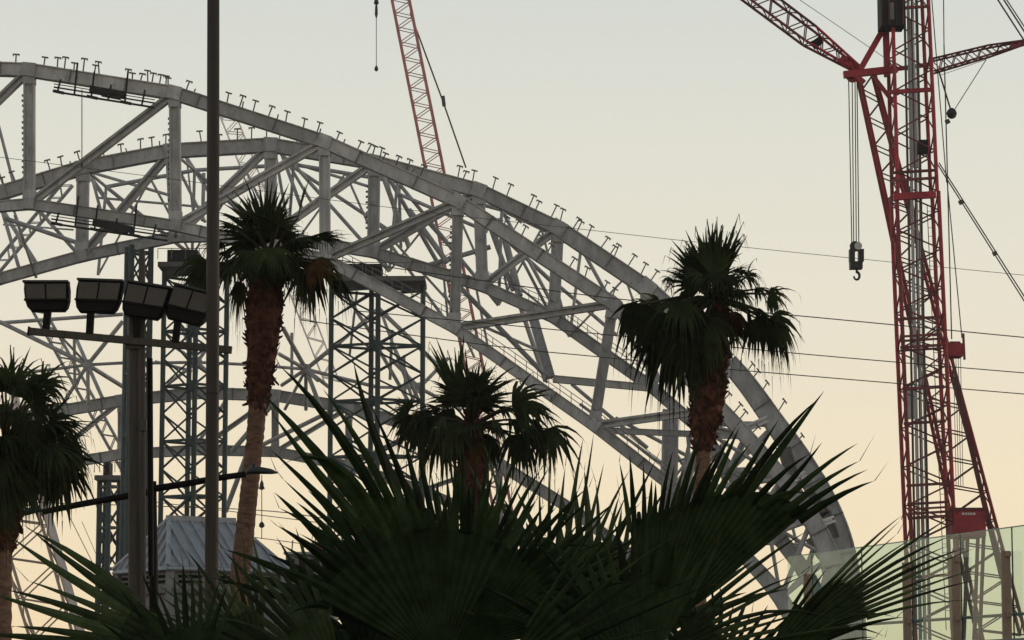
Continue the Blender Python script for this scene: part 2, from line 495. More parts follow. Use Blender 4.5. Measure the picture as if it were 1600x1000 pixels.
# ---------------------------------------------------------------- rear arch with its web of thin braces
YE = 342.0
E_top = [(-60, 672), (60, 648), (190, 626), (310, 614), (430, 618), (545, 637), (660, 670), (780, 725), (900, 800), (1000, 880)]
E_bot = [(-60, 752), (60, 730), (190, 710), (310, 703), (430, 706), (545, 728), (660, 766), (780, 820), (900, 890), (1000, 960)]
arch_e, ET, EB = truss('arch_truss', 'low grey rear arch truss between the shoring towers, with star shaped brace joints',
                       E_top, E_bot, YE, 1.35, 1.2, .8, .5, None, (1, 2, 4, 5, 6, 7), (1, 3, 4, 5, 6))
BR = [  # thin tubes behind the second arch: x0, y0, x1, y1, width
    (140, 275, 182, 334, 7), (145, 282, 158, 332, 5), (152, 272, 268, 306, 5), (165, 310, 300, 322, 4), (295, 252, 320, 290, 6), (318, 286, 317, 330, 6), (288, 282, 314, 334, 5), (292, 250, 300, 320, 3),
    (0, 205, 22, 290, 5), (20, 345, 108, 375, 7), (62, 330, 120, 395, 6), (8, 345, 30, 420, 6), (28, 350, 52, 420, 5), (2, 280, 22, 330, 4), (20, 352, 100, 358, 3),
    (440, 240, 470, 322, 6), (452, 258, 480, 305, 5), (460, 255, 578, 292, 5), (460, 262, 620, 368, 6), (432, 250, 446, 330, 5),
    (596, 268, 634, 372, 8), (610, 282, 680, 404, 7), (624, 305, 626, 372, 5), (632, 307, 748, 356, 6), (675, 355, 712, 396, 5), (600, 360, 700, 470, 4), (606, 285, 618, 340, 5), (648, 340, 690, 398, 9), (616, 390, 690, 492, 5),
    (684, 410, 752, 390, 8), (690, 398, 700, 500, 4), (700, 470, 735, 545, 4),
    (765, 352, 797, 440, 8), (775, 360, 790, 440, 4), (790, 378, 808, 448, 11), (806, 388, 862, 440, 7), (818, 410, 853, 478, 5), (755, 350, 772, 345, 5), (800, 440, 850, 480, 4),
    (722, 452, 840, 574, 8), (814, 484, 847, 582, 6), (877, 450, 952, 514, 6), (760, 512, 828, 542, 5), (820, 494, 850, 584, 4), (745, 455, 760, 530, 4),
    (548, 472, 588, 534, 6), (522, 543, 582, 490, 6), (600, 490, 684, 571, 7), (596, 553, 632, 616, 6), (612, 531, 610, 578, 5), (620, 552, 648, 612, 6), (556, 470, 548, 540, 4), (602, 505, 640, 610, 5), (632, 570, 634, 640, 4),
    (975, 660, 1060, 705, 6), (1050, 700, 1110, 790, 6), (1060, 780, 1125, 700, 6), (1110, 700, 1150, 790, 8), (1060, 720, 1110, 705, 4), (1055, 745, 1095, 690, 4), (1075, 690, 1082, 770, 5),
    (905, 610, 1000, 690, 6), (918, 640, 1030, 722, 5), (1190, 800, 1290, 800, 5), (1240, 830, 1250, 870, 5), (1205, 850, 1300, 850, 4),
]
for x0, y0, x1, y1, w in BR:
    Y0 = 322 + rng.uniform(-3, 3)
    e_ = 15 / max(20, math.hypot(x1 - x0, y1 - y0))
    x0, y0, x1, y1 = x0 - (x1 - x0) * e_, y0 - (y1 - y0) * e_, x1 + (x1 - x0) * e_, y1 + (y1 - y0) * e_
    bar('brace', arch_e, at(x0, y0, Y0), at(x1, y1, Y0 + rng.uniform(-3, 3)), w * m_per_px(322), None, 'steel', 'tube')
def web(o, top, bot, Y, dx, dy, w):
    T2, B2 = [(x + dx, y + dy) for x, y in top], [(x + dx * .7, y + dy) for x, y in bot]
    for i in range(len(T2)):
        k = lambda p, d=0: at(p[0], p[1], Y + d)
        bar('brace', o, k(T2[i]), k(B2[i]), w * m_per_px(Y), None, 'steel', 'tube')
        bar('brace', o, at(*top[i], YC), k(T2[i]), w * m_per_px(Y), None, 'steel', 'tube')
        if i < len(T2) - 1:
            bar('brace', o, k(T2[i], 1), k(B2[i + 1], 1), w * m_per_px(Y) * 1.2, None, 'steel', 'tube')
            bar('brace', o, k(T2[i], 2), k(T2[i + 1], 2), w * m_per_px(Y) * 1.3, None, 'steel', 'tube')
            m = ((T2[i][0] + T2[i + 1][0]) / 2, (T2[i][1] + T2[i + 1][1]) / 2)
            bar('brace', o, k(m, 2), k(B2[i + 1], 3), w * m_per_px(Y) * .8, None, 'steel', 'tube')
            bar('brace', o, k(m, 2), k(B2[i], 3), w * m_per_px(Y) * .7, None, 'steel', 'tube')
web(arch_e, C_top[2:9], C_bot[2:9], 319, 36, 30, 5)
zig = lambda a, b: [p for q in zip(a, b) for p in q]
for a_, b_, Y_, w_ in ((A_foot[1:], A_bot_foot[:], YA, 8), (C_foot[1:6], C_bot_foot[1:6], YC, 9), (C_bot_foot[1:5], A_bot_foot[:4], 299, 6), (A_foot[1:5], C_bot_foot[1:5], 298, 6)):
    z_ = zig(a_, b_)
    for p, q in zip(z_, z_[1:]):
        bar('brace', arch_e, at(*p, Y_), at(*q, Y_), w_ * m_per_px(Y_), None, 'steel', 'tube')
HUBS = {(137, 570): [(0, 503, 7), (192, 502, 7), (-20, 590, 5), (192, 567, 5), (100, 628, 6), (192, 604, 7), (160, 622, 6), (138, 632, 6), (115, 520, 6), (85, 515, 4)],
        (478, 577): [(515, 547, 7), (395, 570, 5), (440, 602, 6), (436, 553, 6), (442, 512, 7), (497, 594, 7), (478, 640, 6), (508, 655, 7), (445, 640, 5), (590, 605, 6), (518, 608, 6)],
        (308, 566): [(192, 568, 5), (395, 570, 5), (262, 600, 6), (345, 600, 6), (285, 512, 7), (340, 520, 6), (270, 540, 5), (305, 614, 5), (300, 612, 4)],
        (655, 606): [(590, 605, 5), (700, 560, 6), (720, 640, 6), (630, 650, 6), (672, 670, 5), (610, 560, 6)]}
for (hx, hy), arms in HUBS.items():
    h = at(hx, hy, 330)
    v, f = loft([ring(h + Vector((0, dy, 0)), r, 10, (0, 1, .02)) for dy, r in ((-.5, .3), (-.35, .62), (.35, .62), (.5, .3))])
    hub = obj('brace_joint', v, f, M['steel'], arch_e)
    for x, y, w in arms:
        bar('brace', arch_e, h, at(x, y, 330 + rng.uniform(-4, 6)), w * m_per_px(330), None, 'steel', 'tube')
for (x0, y0, x1, y1, w) in ((-20, 506, 192, 491, 6), (0, 322, 62, 420, 7), (456, 520, 456, 590, 5), (116, 525, 117, 600, 5), (242, 565, 300, 580, 5),
                            (362, 706, 434, 622, 8), (388, 706, 530, 636, 7), (300, 706, 360, 615, 6), (352, 800, 412, 640, 8)):
    bar('brace', arch_e, at(x0, y0, 334), at(x1, y1, 334), w * m_per_px(334), None, 'steel', 'tube')

# ---------------------------------------------------------------- shoring towers
def shoring(xl, xf, xr, y_top, Y, label, legw=.54, bay=2.9, top=True, spread=5.0):
    L, Fp, Rr = at(xl, y_top, Y), at(xf, y_top, Y - spread * .5), at(xr, y_top, Y)
    Bk = Vector((L.x + Rr.x - Fp.x - .5, Y + spread * .5, L.z))
    z1 = L.z
    o = thing('shoring_tower', ((L.x + Rr.x) / 2, Y, 0), label, 'shoring tower', 'teal shoring towers under the arches')
    legs = [Vector((p.x, p.y, 0)) for p in (L, Fp, Rr, Bk)]
    for p in legs:
        bar('leg', o, p, p + Vector((0, 0, z1)), legw, legw, 'teal', 'tube')
    z_low = 5.0
    z = z1 - .6
    k = 0
    while z - bay > z_low:
        for i in range(4):
            p, q = legs[i], legs[(i + 1) % 4]
            a, b = (z, z - bay) if (k + i) % 2 else (z - bay, z)
            bar('brace', o, p + Vector((0, 0, a)), q + Vector((0, 0, b)), .22, .22, 'teal', 'tube')
            if i % 2 == 0 or k % 2 == 0:
                bar('brace', o, p + Vector((0, 0, b + .03)), q + Vector((0, 0, a + .03)), .2, .2, 'teal', 'tube')
            if k % 2 == 0:
                bar('cross_beam', o, p + Vector((0, 0, z)), q + Vector((0, 0, z)), .26, .3, 'teal', 'box')
        z -= bay
        k += 1
    if top:
        lo, hi = min(p.x for p in legs) - .3, max(p.x for p in legs) + .3
        box_obj('bearing_platform', o, (lo, Y - spread * .7, z1 + .01), (hi, Y + spread * .7, z1 + .5), 'steel_dark')
        box_obj('bearing_block', o, (lo + .8, Y - spread * .4, z1 + .52), (lo + (hi - lo) * .55, Y + spread * .4, z1 + 2.0), 'black')
        for yy in (Y - spread * .7,):
            for kk in range(6):
                x = lo + (hi - lo) * kk / 5
                bar('rail_post', o, (x, yy, z1 + .8), (x, yy, z1 + 1.9), .07, .07, 'steel_dark')
            bar('hand_rail', o, (lo, yy, z1 + 1.9), (hi, yy, z1 + 1.9), .08, .08, 'steel_dark', 'tube')
    return o
shoring(518, 591, 661, 446, 301, 'teal lattice shoring tower under the arches between the left palm and the middle palm')
shoring(257, 307, 355, 424, 303, 'teal lattice shoring tower directly behind the tall plain street pole')
shoring(199, 206, 236, 386, 300, 'dark narrow shoring tower directly behind the floodlight mast', .6, 3.2, False, 3.0)
shoring(156, 170, 187, 752, 312, 'short dark shoring tower to the left of the floodlight mast base', .6, 2.2, True, 3.0)

# ---------------------------------------------------------------- cranes
def lattice(o, name, a, b, w0, w1, nb, cr, lr, mat, lmat, Yd=None, yd1=None, phase=0, sides=True, taper=None):
    """four chords from a to b, each face laced in a zigzag"""
    a, b = Vector(a), Vector(b)
    ax = (b - a).normalized()
    u = Vector((0, 1, 0)).cross(ax).normalized()
    v = ax.cross(u)
    Yd = Yd if Yd is not None else w0
    yd1 = yd1 if yd1 is not None else w1
    def P(t, i):
        w, d = w0 + (w1 - w0) * t, Yd + (yd1 - Yd) * t
        su, sv = ((-1, -1), (1, -1), (1, 1), (-1, 1))[i]
        return a + (b - a) * t + u * su * w / 2 + v * sv * d / 2
    for i in range(4):
        bar('chord', o, P(0, i), P(1, i), cr, cr, mat, 'tube')
    for k in range(nb):
        t0, t1 = k / nb, (k + 1) / nb
        for i in range(4):
            if not sides and i % 2:
                continue
            j = (i + 1) % 4
            p, q = (i, j) if (k + phase) % 2 == 0 else (j, i)
            if i == 2:
                p, q = q, p
                p, q = (p, q)
            bar('lacing', o, P(t0, p), P(t1, q), lr, lr, lmat, 'tube')
    return P
YK = 262.0
kk = m_per_px(YK)
crane = thing('lattice_crane', ground_pt(1470, YK), 'big dark red lattice crane with a leaning derrick mast and jibs, right of the arches', 'crane')
T0, T1, T2 = at(1415, -70, YK), at(1429, 305, YK), at(1466, 1130, YK)
lattice(crane, 'tower', T0, T1, 56 * kk, 62 * kk, 12, .36, .15, 'red', 'lace', 3.9, 3.9)
lattice(crane, 'tower', T1, T2, 66 * kk, 68 * kk, 27, .38, .15, 'red', 'lace', 3.9, 3.9, phase=1)
def cross(y, w, d0=-2.1, d1=2.1, ext=0):
    t = (y - 305) / (1130 - 305) if y > 305 else (y - 305) / 375
    cx = 1429 + (1466 - 1429) * t if y > 305 else 1429 + 14 * t
    hw = 33
    for d in (d0, d1):
        bar('cross_beam', crane, at(cx - hw - ext, y + 2, YK + d), at(cx + hw + ext, y - 2, YK + d), w * .8, w * .8, 'red' if w > .4 else 'lace')
for y, w in ((142, .45), (12, .3), (268, .3), (280, .3), (306, .75), (497, .28), (524, .25), (531, .25), (541, .3), (546, .25), (606, .35), (660, .3), (757, .3), (786, .28), (794, .24), (801, .28), (808, .32), (900, .3)):
    cross(y, w)
for k in range(7):
    x0 = 1412 + k * 3.2 + (k % 2)
    bar('hoist_rope', crane, at(x0, -60, YK + .6 * (k % 3 - 1)), at(x0 + 20 + k * .4, 1000, YK + .6 * (k % 3 - 1)), .13 if k % 2 else .22, None, 'rope_pale' if k % 3 else 'rope', 'tube')
bar('ram', crane, at(1422, 30, YK), at(1432, 262, YK), .62, .62, 'rope_pale', 'tube')
box_px('machinery_housing', crane, 1377, -40, 1413, 40, YK - 2.6, 2.6, 'black')
for k in range(4):
    bar('housing_rib', crane, at(1378 + k * 11, -38, YK - 2.72), at(1378.5 + k * 11, 38, YK - 2.72), .1, .1, 'lace' if k % 2 else 'hook')
box_px('vent', crane, 1391, 4, 1397, 30, YK - 2.68, .05, 'steel_dark')
v, f = loft([ring(at(x, 41, YK - 1.3), .5, 12, (1, 0, 0)) for x in (1384, 1408)])
obj('winch_drum', v, f, M['hook'], crane)
for y in range(330, 980, 13):
    bar('ladder_rung', crane, at(1449 + (y - 330) * .045, y, YK - 2.2), at(1456 + (y - 330) * .045, y, YK - 2.2), .05, None, 'lace')
for dx in (0, 7):
    bar('ladder_rail', crane, at(1448.5 + dx, 320, YK - 2.2), at(1448.5 + dx + 30, 985, YK - 2.2), .07, None, 'lace')
box_px('machinery_box', crane, 1436, 218, 1450, 238, YK - 2, 1.2, 'black')
box_px('sheet_screen', crane, 1413, 604, 1432, 655, YK + 1.9, .15, 'rope_pale')
# derrick mast leaning through the tower
D0, D1 = at(1353, 118, YK + 5), at(1566, 1000, YK + 5)
lattice(crane, 'mast', D0, D1, 25 * kk, 68 * kk, 40, .34, .13, 'red', 'lace', 1.6, 3.0)
# red head frame
for (x0, y0, x1, y1, w) in ((1318, 117, 1402, 108, .62), (1344, 109, 1381, 44, .55), (1381, -50, 1386, 120, .52), (1336, 118, 1350, 130, .5), (1362, 116, 1396, 160, .35), (1400, 108, 1458, 100, .36), (1392, 232, 1418, 300, .5), (1418, 292, 1428, 340, .4)):
    for d in (-1.0, 1.0):
        bar('head_frame', crane, at(x0, y0, YK + 2 + d), at(x1, y1, YK + 2 + d), w, w, 'red')
v, f = loft([ring(at(1332, 119, YK + dy), .62, 14, (0, 1, 0.01)) for dy in (1.2, 2.8)])
obj('head_sheave', v, f, M['red'], crane)
# left luffing jib and right jib strut
lattice(crane, 'jib', at(1340, 108, YK + 2), at(1265, 56, YK + 2), 9 * kk, 29 * kk, 6, .26, .12, 'red', 'lace', .8, 2.0)
lattice(crane, 'jib', at(1265, 56, YK + 2), at(1130, -45, YK + 2), 29 * kk, 30 * kk, 10, .26, .12, 'lace', 'lace', 2.0, 2.2)
bar('jib_foot', crane, at(1342, 110, YK + 2), at(1312, 92, YK + 2), .7, .7, 'red')
bar('jib_machine', crane, at(1270, 72, YK + 2), at(1283, 62, YK + 2), .7, .7, 'black')
lattice(crane, 'jib', at(1455, 104, YK + 2), at(1545, 80, YK + 2), 20 * kk, 15 * kk, 9, .2, .1, 'lace', 'lace', 1.4, 1.4)
lattice(crane, 'jib', at(1545, 80, YK + 2), at(1602, 66, YK + 2), 15 * kk, 5 * kk, 6, .2, .1, 'lace', 'lace', 1.4, .6)
bar('jib_tip', crane, at(1580, 72, YK + 2), at(1625, 60, YK + 2), .55, .6, 'red')
# winch on the tower side and the red cab-like winch house at the mast foot
box_px('winch', crane, 1482, 536, 1505, 556, YK - 1, 2.2, 'red')
v, f = loft([ring(at(x, 546, YK + .2), .75, 12, (1, 0, 0)) for x in (1484, 1500)])
obj('winch_drum', v, f, M['red'], crane)
bar('winch_rail', crane, at(1505, 521, YK - 1), at(1507, 562, YK - 1), .2, .2, 'lace')
for k in range(4):
    bar('hoist_rope', crane, at(1490 + k * 3.6, 556, YK + .3), at(1494 + k * 3.6, 760, YK + .3), .06, None, 'rope', 'tube')
wh = box_px('winch_house', crane, 1492, 797, 1540, 838, YK - 3, 4.5, 'red')
box_px('house_roof', wh, 1490, 793, 1542, 797, YK - 3.2, 4.9, 'lace')
for x0, x1 in ((1503, 1507), (1508.5, 1511), (1512, 1515), (1516, 1518.5), (1519.5, 1524)):
    box_px('letter', wh, x0, 801, x1, 804.5, YK - 3.04, .04, 'white')
for x in (1496, 1512, 1528, 1537):
    bar('strut', crane, at(x, 838, YK - 1), at(x - 6, 1000, YK - 1), .3, .3, 'lace')
bar('back_stay', crane, at(1492, 590, YK + 2), at(1540, 797, YK + 2), .4, .4, 'lace', 'box')
bar('back_stay', crane, at(1540, 797, YK + 2), at(1566, 905, YK + 2), .4, .4, 'lace', 'box')
# stays, pendants
for (x0, y0, x1, y1, w) in ((1456, 0, 1479, 285, .1), (1474, -40, 1475, 70, .1), (1475, 70, 1487, 530, .12), (1480, 285, 1503, 528, .1), (1462, 252, 1640, 533, .12), (1467, 254, 1645, 533, .12),
                            (1540, -30, 1602, 66, .16), (1548, -32, 1610, 64, .16), (1552, -32, 1614, 62, .12), (1466, 108, 1485, 170, .16), (1541, 93, 1491, 172, .08), (1541, 93, 1468, 118, .05),
                            (1250, 0, 1382, 90, .06)):
    bar('stay_rope', crane, at(x0, y0, YK + 2), at(x1, y1, YK + 2), w, None, 'rope', 'tube')
for x, y in ((1500, 316), (1553, 396), (1479, 190)):
    bar('rope_joint', crane, at(x, y - 3, YK + 1.9), at(x + 3, y + 3, YK + 1.9), .4, .3, 'rope', 'box')
c0 = at(1487, 177, YK + 2)
v, f = loft([ring(c0 + Vector((0, 0, dz)), r, 12) for dz, r in ((-.5, .15), (-.36, .38), (0, .5), (.3, .38), (.5, .12))])
obj('ball_weight', v, f, M['hook'], crane)
# hook block
hk = thing('hook_block', at(1338, 437, YK + 2), 'black hook block with a pale sheave hanging on ropes from the red crane', 'hook block')
for x0, x1 in ((1326, 1331), (1331.5, 1334), (1336, 1338), (1339, 1342)):
    bar('hoist_rope', hk, at(x0, 124, YK + 2), at(x1, 384, YK + 2), .1, None, 'rope', 'tube')
def disc(name, o, px, py, r, y0, y1, mat, n=16):
    v, f = loft([ring(at(px, py, YK + yy), r, n, (0, 1, 0.01)) for yy in (y0, y1)])
    return obj(name, v, f, M[mat], o)
disc('sheave', hk, 1336, 385, .50, 1.6, 2.6, 'hook')
disc('sheave', hk, 1341, 384, .36, 1.4, 1.58, 'rope_pale')
for x in (1331, 1345):
    bar('cheek_plate', hk, at(x, 390, YK + 2), at(x, 409, YK + 2), .48, 1.0, 'hook')
box_px('block_body', hk, 1329, 408, 1348, 419, YK + 1.4, 1.2, 'hook')
bar('shank', hk, at(1338.5, 418, YK + 2), at(1338.5, 426, YK + 2), .2, .2, 'hook', 'tube')
hp = at(1338.5, 431, YK + 2)
pts = [hp + Vector((.26 * math.sin(t), 0, .36 * math.cos(t))) for t in [R(k) for k in range(-10, 290, 25)]]
v, f = loft([ring(p, .14 - .005 * k, 8, (pts[min(k + 1, len(pts) - 1)] - pts[max(k - 1, 0)])) for k, p in enumerate(pts)])
obj('hook', v, f, M['hook'], hk, True)

def far_crane(label, segs, Y, mat, lmat, ropes=(), cr=.3, lr=.12):
    a = segs[0][0]
    o = thing('crane_boom', ground_pt(segs[-1][1][0], Y), label, 'crane', 'cranes behind the arches')
    for (x0, y0), (x1, y1), w0, w1, nb in segs:
        lattice(o, 'boom', at(x0, y0, Y), at(x1, y1, Y), w0 * m_per_px(Y), w1 * m_per_px(Y), nb, cr, lr, mat, lmat, w0 * m_per_px(Y) * .8, w1 * m_per_px(Y) * .8)
    for x0, y0, x1, y1, w in ropes:
        bar('stay_rope', o, at(x0, y0, Y), at(x1, y1, Y), w, None, 'rope', 'tube')
    return o
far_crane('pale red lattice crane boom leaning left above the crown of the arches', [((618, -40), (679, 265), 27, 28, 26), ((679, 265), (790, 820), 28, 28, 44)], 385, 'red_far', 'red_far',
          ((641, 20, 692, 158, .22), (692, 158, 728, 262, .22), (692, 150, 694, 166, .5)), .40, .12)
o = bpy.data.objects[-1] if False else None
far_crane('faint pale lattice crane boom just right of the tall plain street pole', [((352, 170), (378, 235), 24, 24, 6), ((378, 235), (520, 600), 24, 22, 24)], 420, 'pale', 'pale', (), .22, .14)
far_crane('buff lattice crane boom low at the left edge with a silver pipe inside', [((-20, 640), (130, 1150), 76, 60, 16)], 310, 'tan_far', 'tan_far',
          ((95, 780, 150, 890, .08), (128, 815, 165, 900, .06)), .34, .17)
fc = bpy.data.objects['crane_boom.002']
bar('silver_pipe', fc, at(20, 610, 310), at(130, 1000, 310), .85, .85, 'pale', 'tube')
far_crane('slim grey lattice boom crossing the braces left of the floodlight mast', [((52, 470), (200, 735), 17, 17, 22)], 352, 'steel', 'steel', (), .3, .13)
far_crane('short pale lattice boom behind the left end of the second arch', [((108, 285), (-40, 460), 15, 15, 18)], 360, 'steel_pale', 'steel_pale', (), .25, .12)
# hook lines hanging far away
def hook_line(x, y0, y1, Y, label, marks):
    o = thing('hook_line', at(x, y1, Y), label, 'hook', 'hook lines of far cranes')
    bar('hoist_rope', o, at(x, y0, Y), at(x, y1, Y), .1, None, 'rope', 'tube')
    for k, (my, w, h) in enumerate(marks):
        c = at(x, my, Y)
        v, f = loft([ring(c + Vector((0, 0, dz * h)), w * r, 8) for dz, r in ((-.5, .3), (-.25, 1), (.2, .8), (.5, .25))])
        obj('hook_weight', v, f, M['hook'], o)
hook_line(588, -40, 108, 385, 'thin rope with a small hook hanging left of the pale red boom', ((3, .35, .9), (107, .28, .8), (16, .22, 2.2)))
hook_line(409, 742, 842, 330, 'thin rope with two small dark weights hanging right of the left palm trunk', ((758, .26, 1.1), (762, .35, .5), (820, .35, .7)))
hook_line(128, 140, 262, 288, 'thin straight rope hanging from the upper work platform', ((258, .15, .4),))

# ---------------------------------------------------------------- overhead wires
def wire(label, pts, Y, w):
    P = [at(x, y, Y) for x, y in pts]
    # smooth the sagging line
    Q = []
    for k in range(len(P) - 1):
        p0, p1, p2, p3 = P[max(k - 1, 0)], P[k], P[k + 1], P[min(k + 2, len(P) - 1)]
        for s in range(6):
            t = s / 6
            Q.append(.5 * ((2 * p1) + (p2 - p0) * t + (2 * p0 - 5 * p1 + 4 * p2 - p3) * t * t + (3 * p1 - p0 - 3 * p2 + p3) * t ** 3))
    Q.append(P[-1])
    v, f = loft([ring(q, w / 2, 6, (Q[min(k + 1, len(Q) - 1)] - Q[max(k - 1, 0)])) for k, q in enumerate(Q)])
    return tag(obj('overhead_wire', v, f, M['rope'], None, True), label, 'wire', 'overhead wires')
wire('faint thin wire, the highest of the wires crossing the right sky', [(-60, 238), (270, 280), (640, 328), (925, 360), (1180, 388), (1640, 434)], 130, .026)
wire('wire crossing the red crane in the second place from the top', [(400, 388), (710, 432), (965, 467), (1265, 495), (1640, 531)], 120, .045)
wire('wire crossing the red crane in the third place from the top', [(560, 486), (845, 513), (1000, 528), (1265, 554), (1640, 586)], 120, .042)
wire('lowest of the wires crossing the red crane', [(470, 500), (775, 541), (930, 557), (1140, 577), (1640, 619)], 120, .042)
wire('upper wire of the low pair beside the kiosk roof', [(-40, 782), (150, 788), (400, 797), (520, 812), (700, 840)], 110, .035)
wire('lower wire of the low pair beside the kiosk roof', [(240, 784), (400, 804), (520, 820), (700, 850)], 110, .03)
wire('wire low behind the kiosk roof just above the site cabins', [(300, 828), (400, 840), (520, 856), (700, 880)], 112, .03)

# ---------------------------------------------------------------- site cabins far behind the kiosk
for (x0, y0, x1, y1, mat, lab) in ((428, 905, 522, 945, 'cabin', 'grey site cabin, the lower one right of the kiosk roof'), (446, 866, 518, 903, 'cabin', 'dark site cabin stacked on the grey one, right of the kiosk roof'),
                                  (490, 850, 540, 865, 'cabin_red', 'red top container right of the kiosk roof')):
    a, b = at(x0, y1, 150), at(x1, y0, 150)
    if lab.startswith('grey'):
        a.z = 0
    o = thing('site_cabin', (a.x, 150, a.z), lab, 'cabin')
    box_obj('shell', o, (a.x, 150, a.z), (b.x, 153, b.z), mat)
    n = 4
    for k in range(n):
        xa = a.x + (b.x - a.x) * (k + .18) / n
        box_obj('window', o, (xa, 149.93, b.z - (b.z - at(0, y1, 150).z) * .75), (xa + (b.x - a.x) * .6 / n, 149.99, b.z - .25), 'dark')
    box_obj('roof_edge', o, (a.x - .1, 149.8, b.z), (b.x + .1, 153.1, b.z + .12), 'steel_pale')
    for k in range(4):
        xa = a.x + (b.x - a.x) * (k + .5) / 4
        bar('rail_post', o, (xa, 150.2, b.z + .12), (xa + .05, 150.2, b.z + .12 + rng.uniform(.4, .9)), .06, .06, 'steel_dark')

# ---------------------------------------------------------------- kiosk with a standing seam roof
YB = 60.0
kb = m_per_px(YB)
kc = at(298, 884, YB)
kiosk = thing('kiosk', (kc.x, YB + 1.2, 0), 'small kiosk with a grey standing seam hip roof behind the poles', 'kiosk')
ze, zt = kc.z, at(298, 806, YB).z
PSI = R(35)
ex, ey = Vector((math.cos(PSI), math.sin(PSI), 0)), Vector((-math.sin(PSI), math.cos(PSI), 0))
KL, KW = 178 * kb / math.cos(PSI), 105 * kb / math.sin(PSI)
FL = Vector((at(262, 884, YB).x, YB, 0))
KC = FL + ex * KL / 2 + ey * KW / 2
def rect(k, z):
    return [KC + ex * (u * KL / 2 - (0 if k == 1 else u * (1 - k))) + ey * (w * KW / 2 - (0 if k == 1 else w * (1 - k))) + Vector((0, 0, z)) for u, w in ((-1, -1), (1, -1), (1, 1), (-1, 1))]
half = 97 * kb / math.cos(PSI) / 2
R0, R1 = KC - ex * half + Vector((0, 0, zt)), KC + ex * half + Vector((0, 0, zt))
E4 = rect(1, ze)
for k, tops in enumerate(([R1, R0], [R1], [R0, R1], [R0])):
    a, b = E4[k], E4[(k + 1) % 4]
    poly = [a, b] + tops
    n = (b - a).cross(tops[-1] - a).normalized() * .05
    m = len(poly)
    v = poly + [p - n for p in poly]
    f = [tuple(range(m)), tuple(range(2 * m - 1, m - 1, -1))] + [(i, m + i, m + (i + 1) % m, (i + 1) % m) for i in range(m)]
    pn = obj('roof_panel', v, f, M['roof'], kiosk)
    ax, Le = (b - a).normalized(), (b - a).length
    s_b, s_a = (tops[0] - a).dot(ax), (tops[-1] - a).dot(ax)
    up = tops[-1] - (a + ax * s_a)
    ns = int(Le / .27)
    for q in range(1, ns):
        t = Le * q / ns
        fr = min(1, t / s_a, (Le - t) / (Le - s_b))
        if fr > .08:
            p = a + ax * t + n * .5
            bar('roof_seam', pn, p, p + up * (fr - .02), .022, .07, 'roof', side=n)
    bar('hip_cap', pn, a + n * .35, tops[-1] + n * .35, .09, .06, 'roof', side=n)
    bar('eave_trim', pn, a - Vector((0, 0, .05)), b - Vector((0, 0, .05)), .09, .05, 'roof', side=n)
bar('ridge_cap', kiosk, R0 - ex * .05 + Vector((0, 0, .04)), R1 + ex * .05 + Vector((0, 0, .04)), .12, .07, 'roof', side=ey)
w0, w1, w2 = rect(.9, ze - .1), rect(.9, ze - .5), rect(.9, 0)
for k in range(4):
    a, b = w0[k], w0[(k + 1) % 4]
    out = Vector(((b - a).y, -(b - a).x, 0)).normalized()
    c, d = w1[(k + 1) % 4], w1[k]
    obj('frieze', [a, b, c, d, a - out * .1, b - out * .1, c - out * .1, d - out * .1], [(3, 2, 1, 0), (4, 5, 6, 7), (1, 5, 4, 0), (2, 6, 5, 1), (3, 7, 6, 2), (0, 4, 7, 3)], M['wall'], kiosk)
    for zz in (.10, .21):
        for t0, t1 in ((.08, .28), (.38, .62), (.72, .92)):
            p, q = a.lerp(b, t0) + out * .01 - Vector((0, 0, zz)), a.lerp(b, t1) + out * .01 - Vector((0, 0, zz))
            bar('louvre', kiosk, p, q, .055, .06, 'dark', side=out)
    bar('sill_band', kiosk, d + out * .03, c + out * .03, .10, .12, 'steel_dark', side=out)
    e, f_ = w2[(k + 1) % 4], w2[k]
    q4 = [d, c, e, f_]
    obj('wall', [p - out * .03 for p in q4] + [p - out * .15 for p in q4], [(3, 2, 1, 0), (4, 5, 6, 7), (1, 5, 4, 0), (2, 6, 5, 1), (3, 7, 6, 2), (0, 4, 7, 3)], M['wall'], kiosk)
    bar('corner_post', kiosk, a + out * .02, Vector((a.x, a.y, 0)) + out * .02, .14, .14, 'wall', side=out)

# ---------------------------------------------------------------- poles
def pole(name, parent, pts, Y, mat, n=14):
    rings = []
    for px, py, w in pts:
        p = at(px, py, Y)
        p.y = Y
        rings.append(ring(p, w * m_per_px(Y) / 2, n))
    v, f = loft(rings)
    return obj(name, v, f, M[mat], parent, True)
def y_ground(Y):
    return 500 + F_PX * math.tan(math.atan2(1.6, Y) + PITCH)
YP = 42.0
sp = thing('street_pole', ground_pt(331, YP), 'tall plain brown street pole running out of the top of the frame', 'pole')
pole('shaft', sp, [(329, y_ground(YP), 24), (330.5, 920, 21.5), (332.5, 500, 20.5), (333.5, -80, 19.5)], YP, 'bronze', 16)
pole('base_plate', sp, [(329, y_ground(YP), 46), (329, y_ground(YP) - 6, 46)], YP, 'bronze')
bar('band', sp, at(332, 612, YP), at(332, 616, YP), .2, .2, 'bronze2', 'tube')

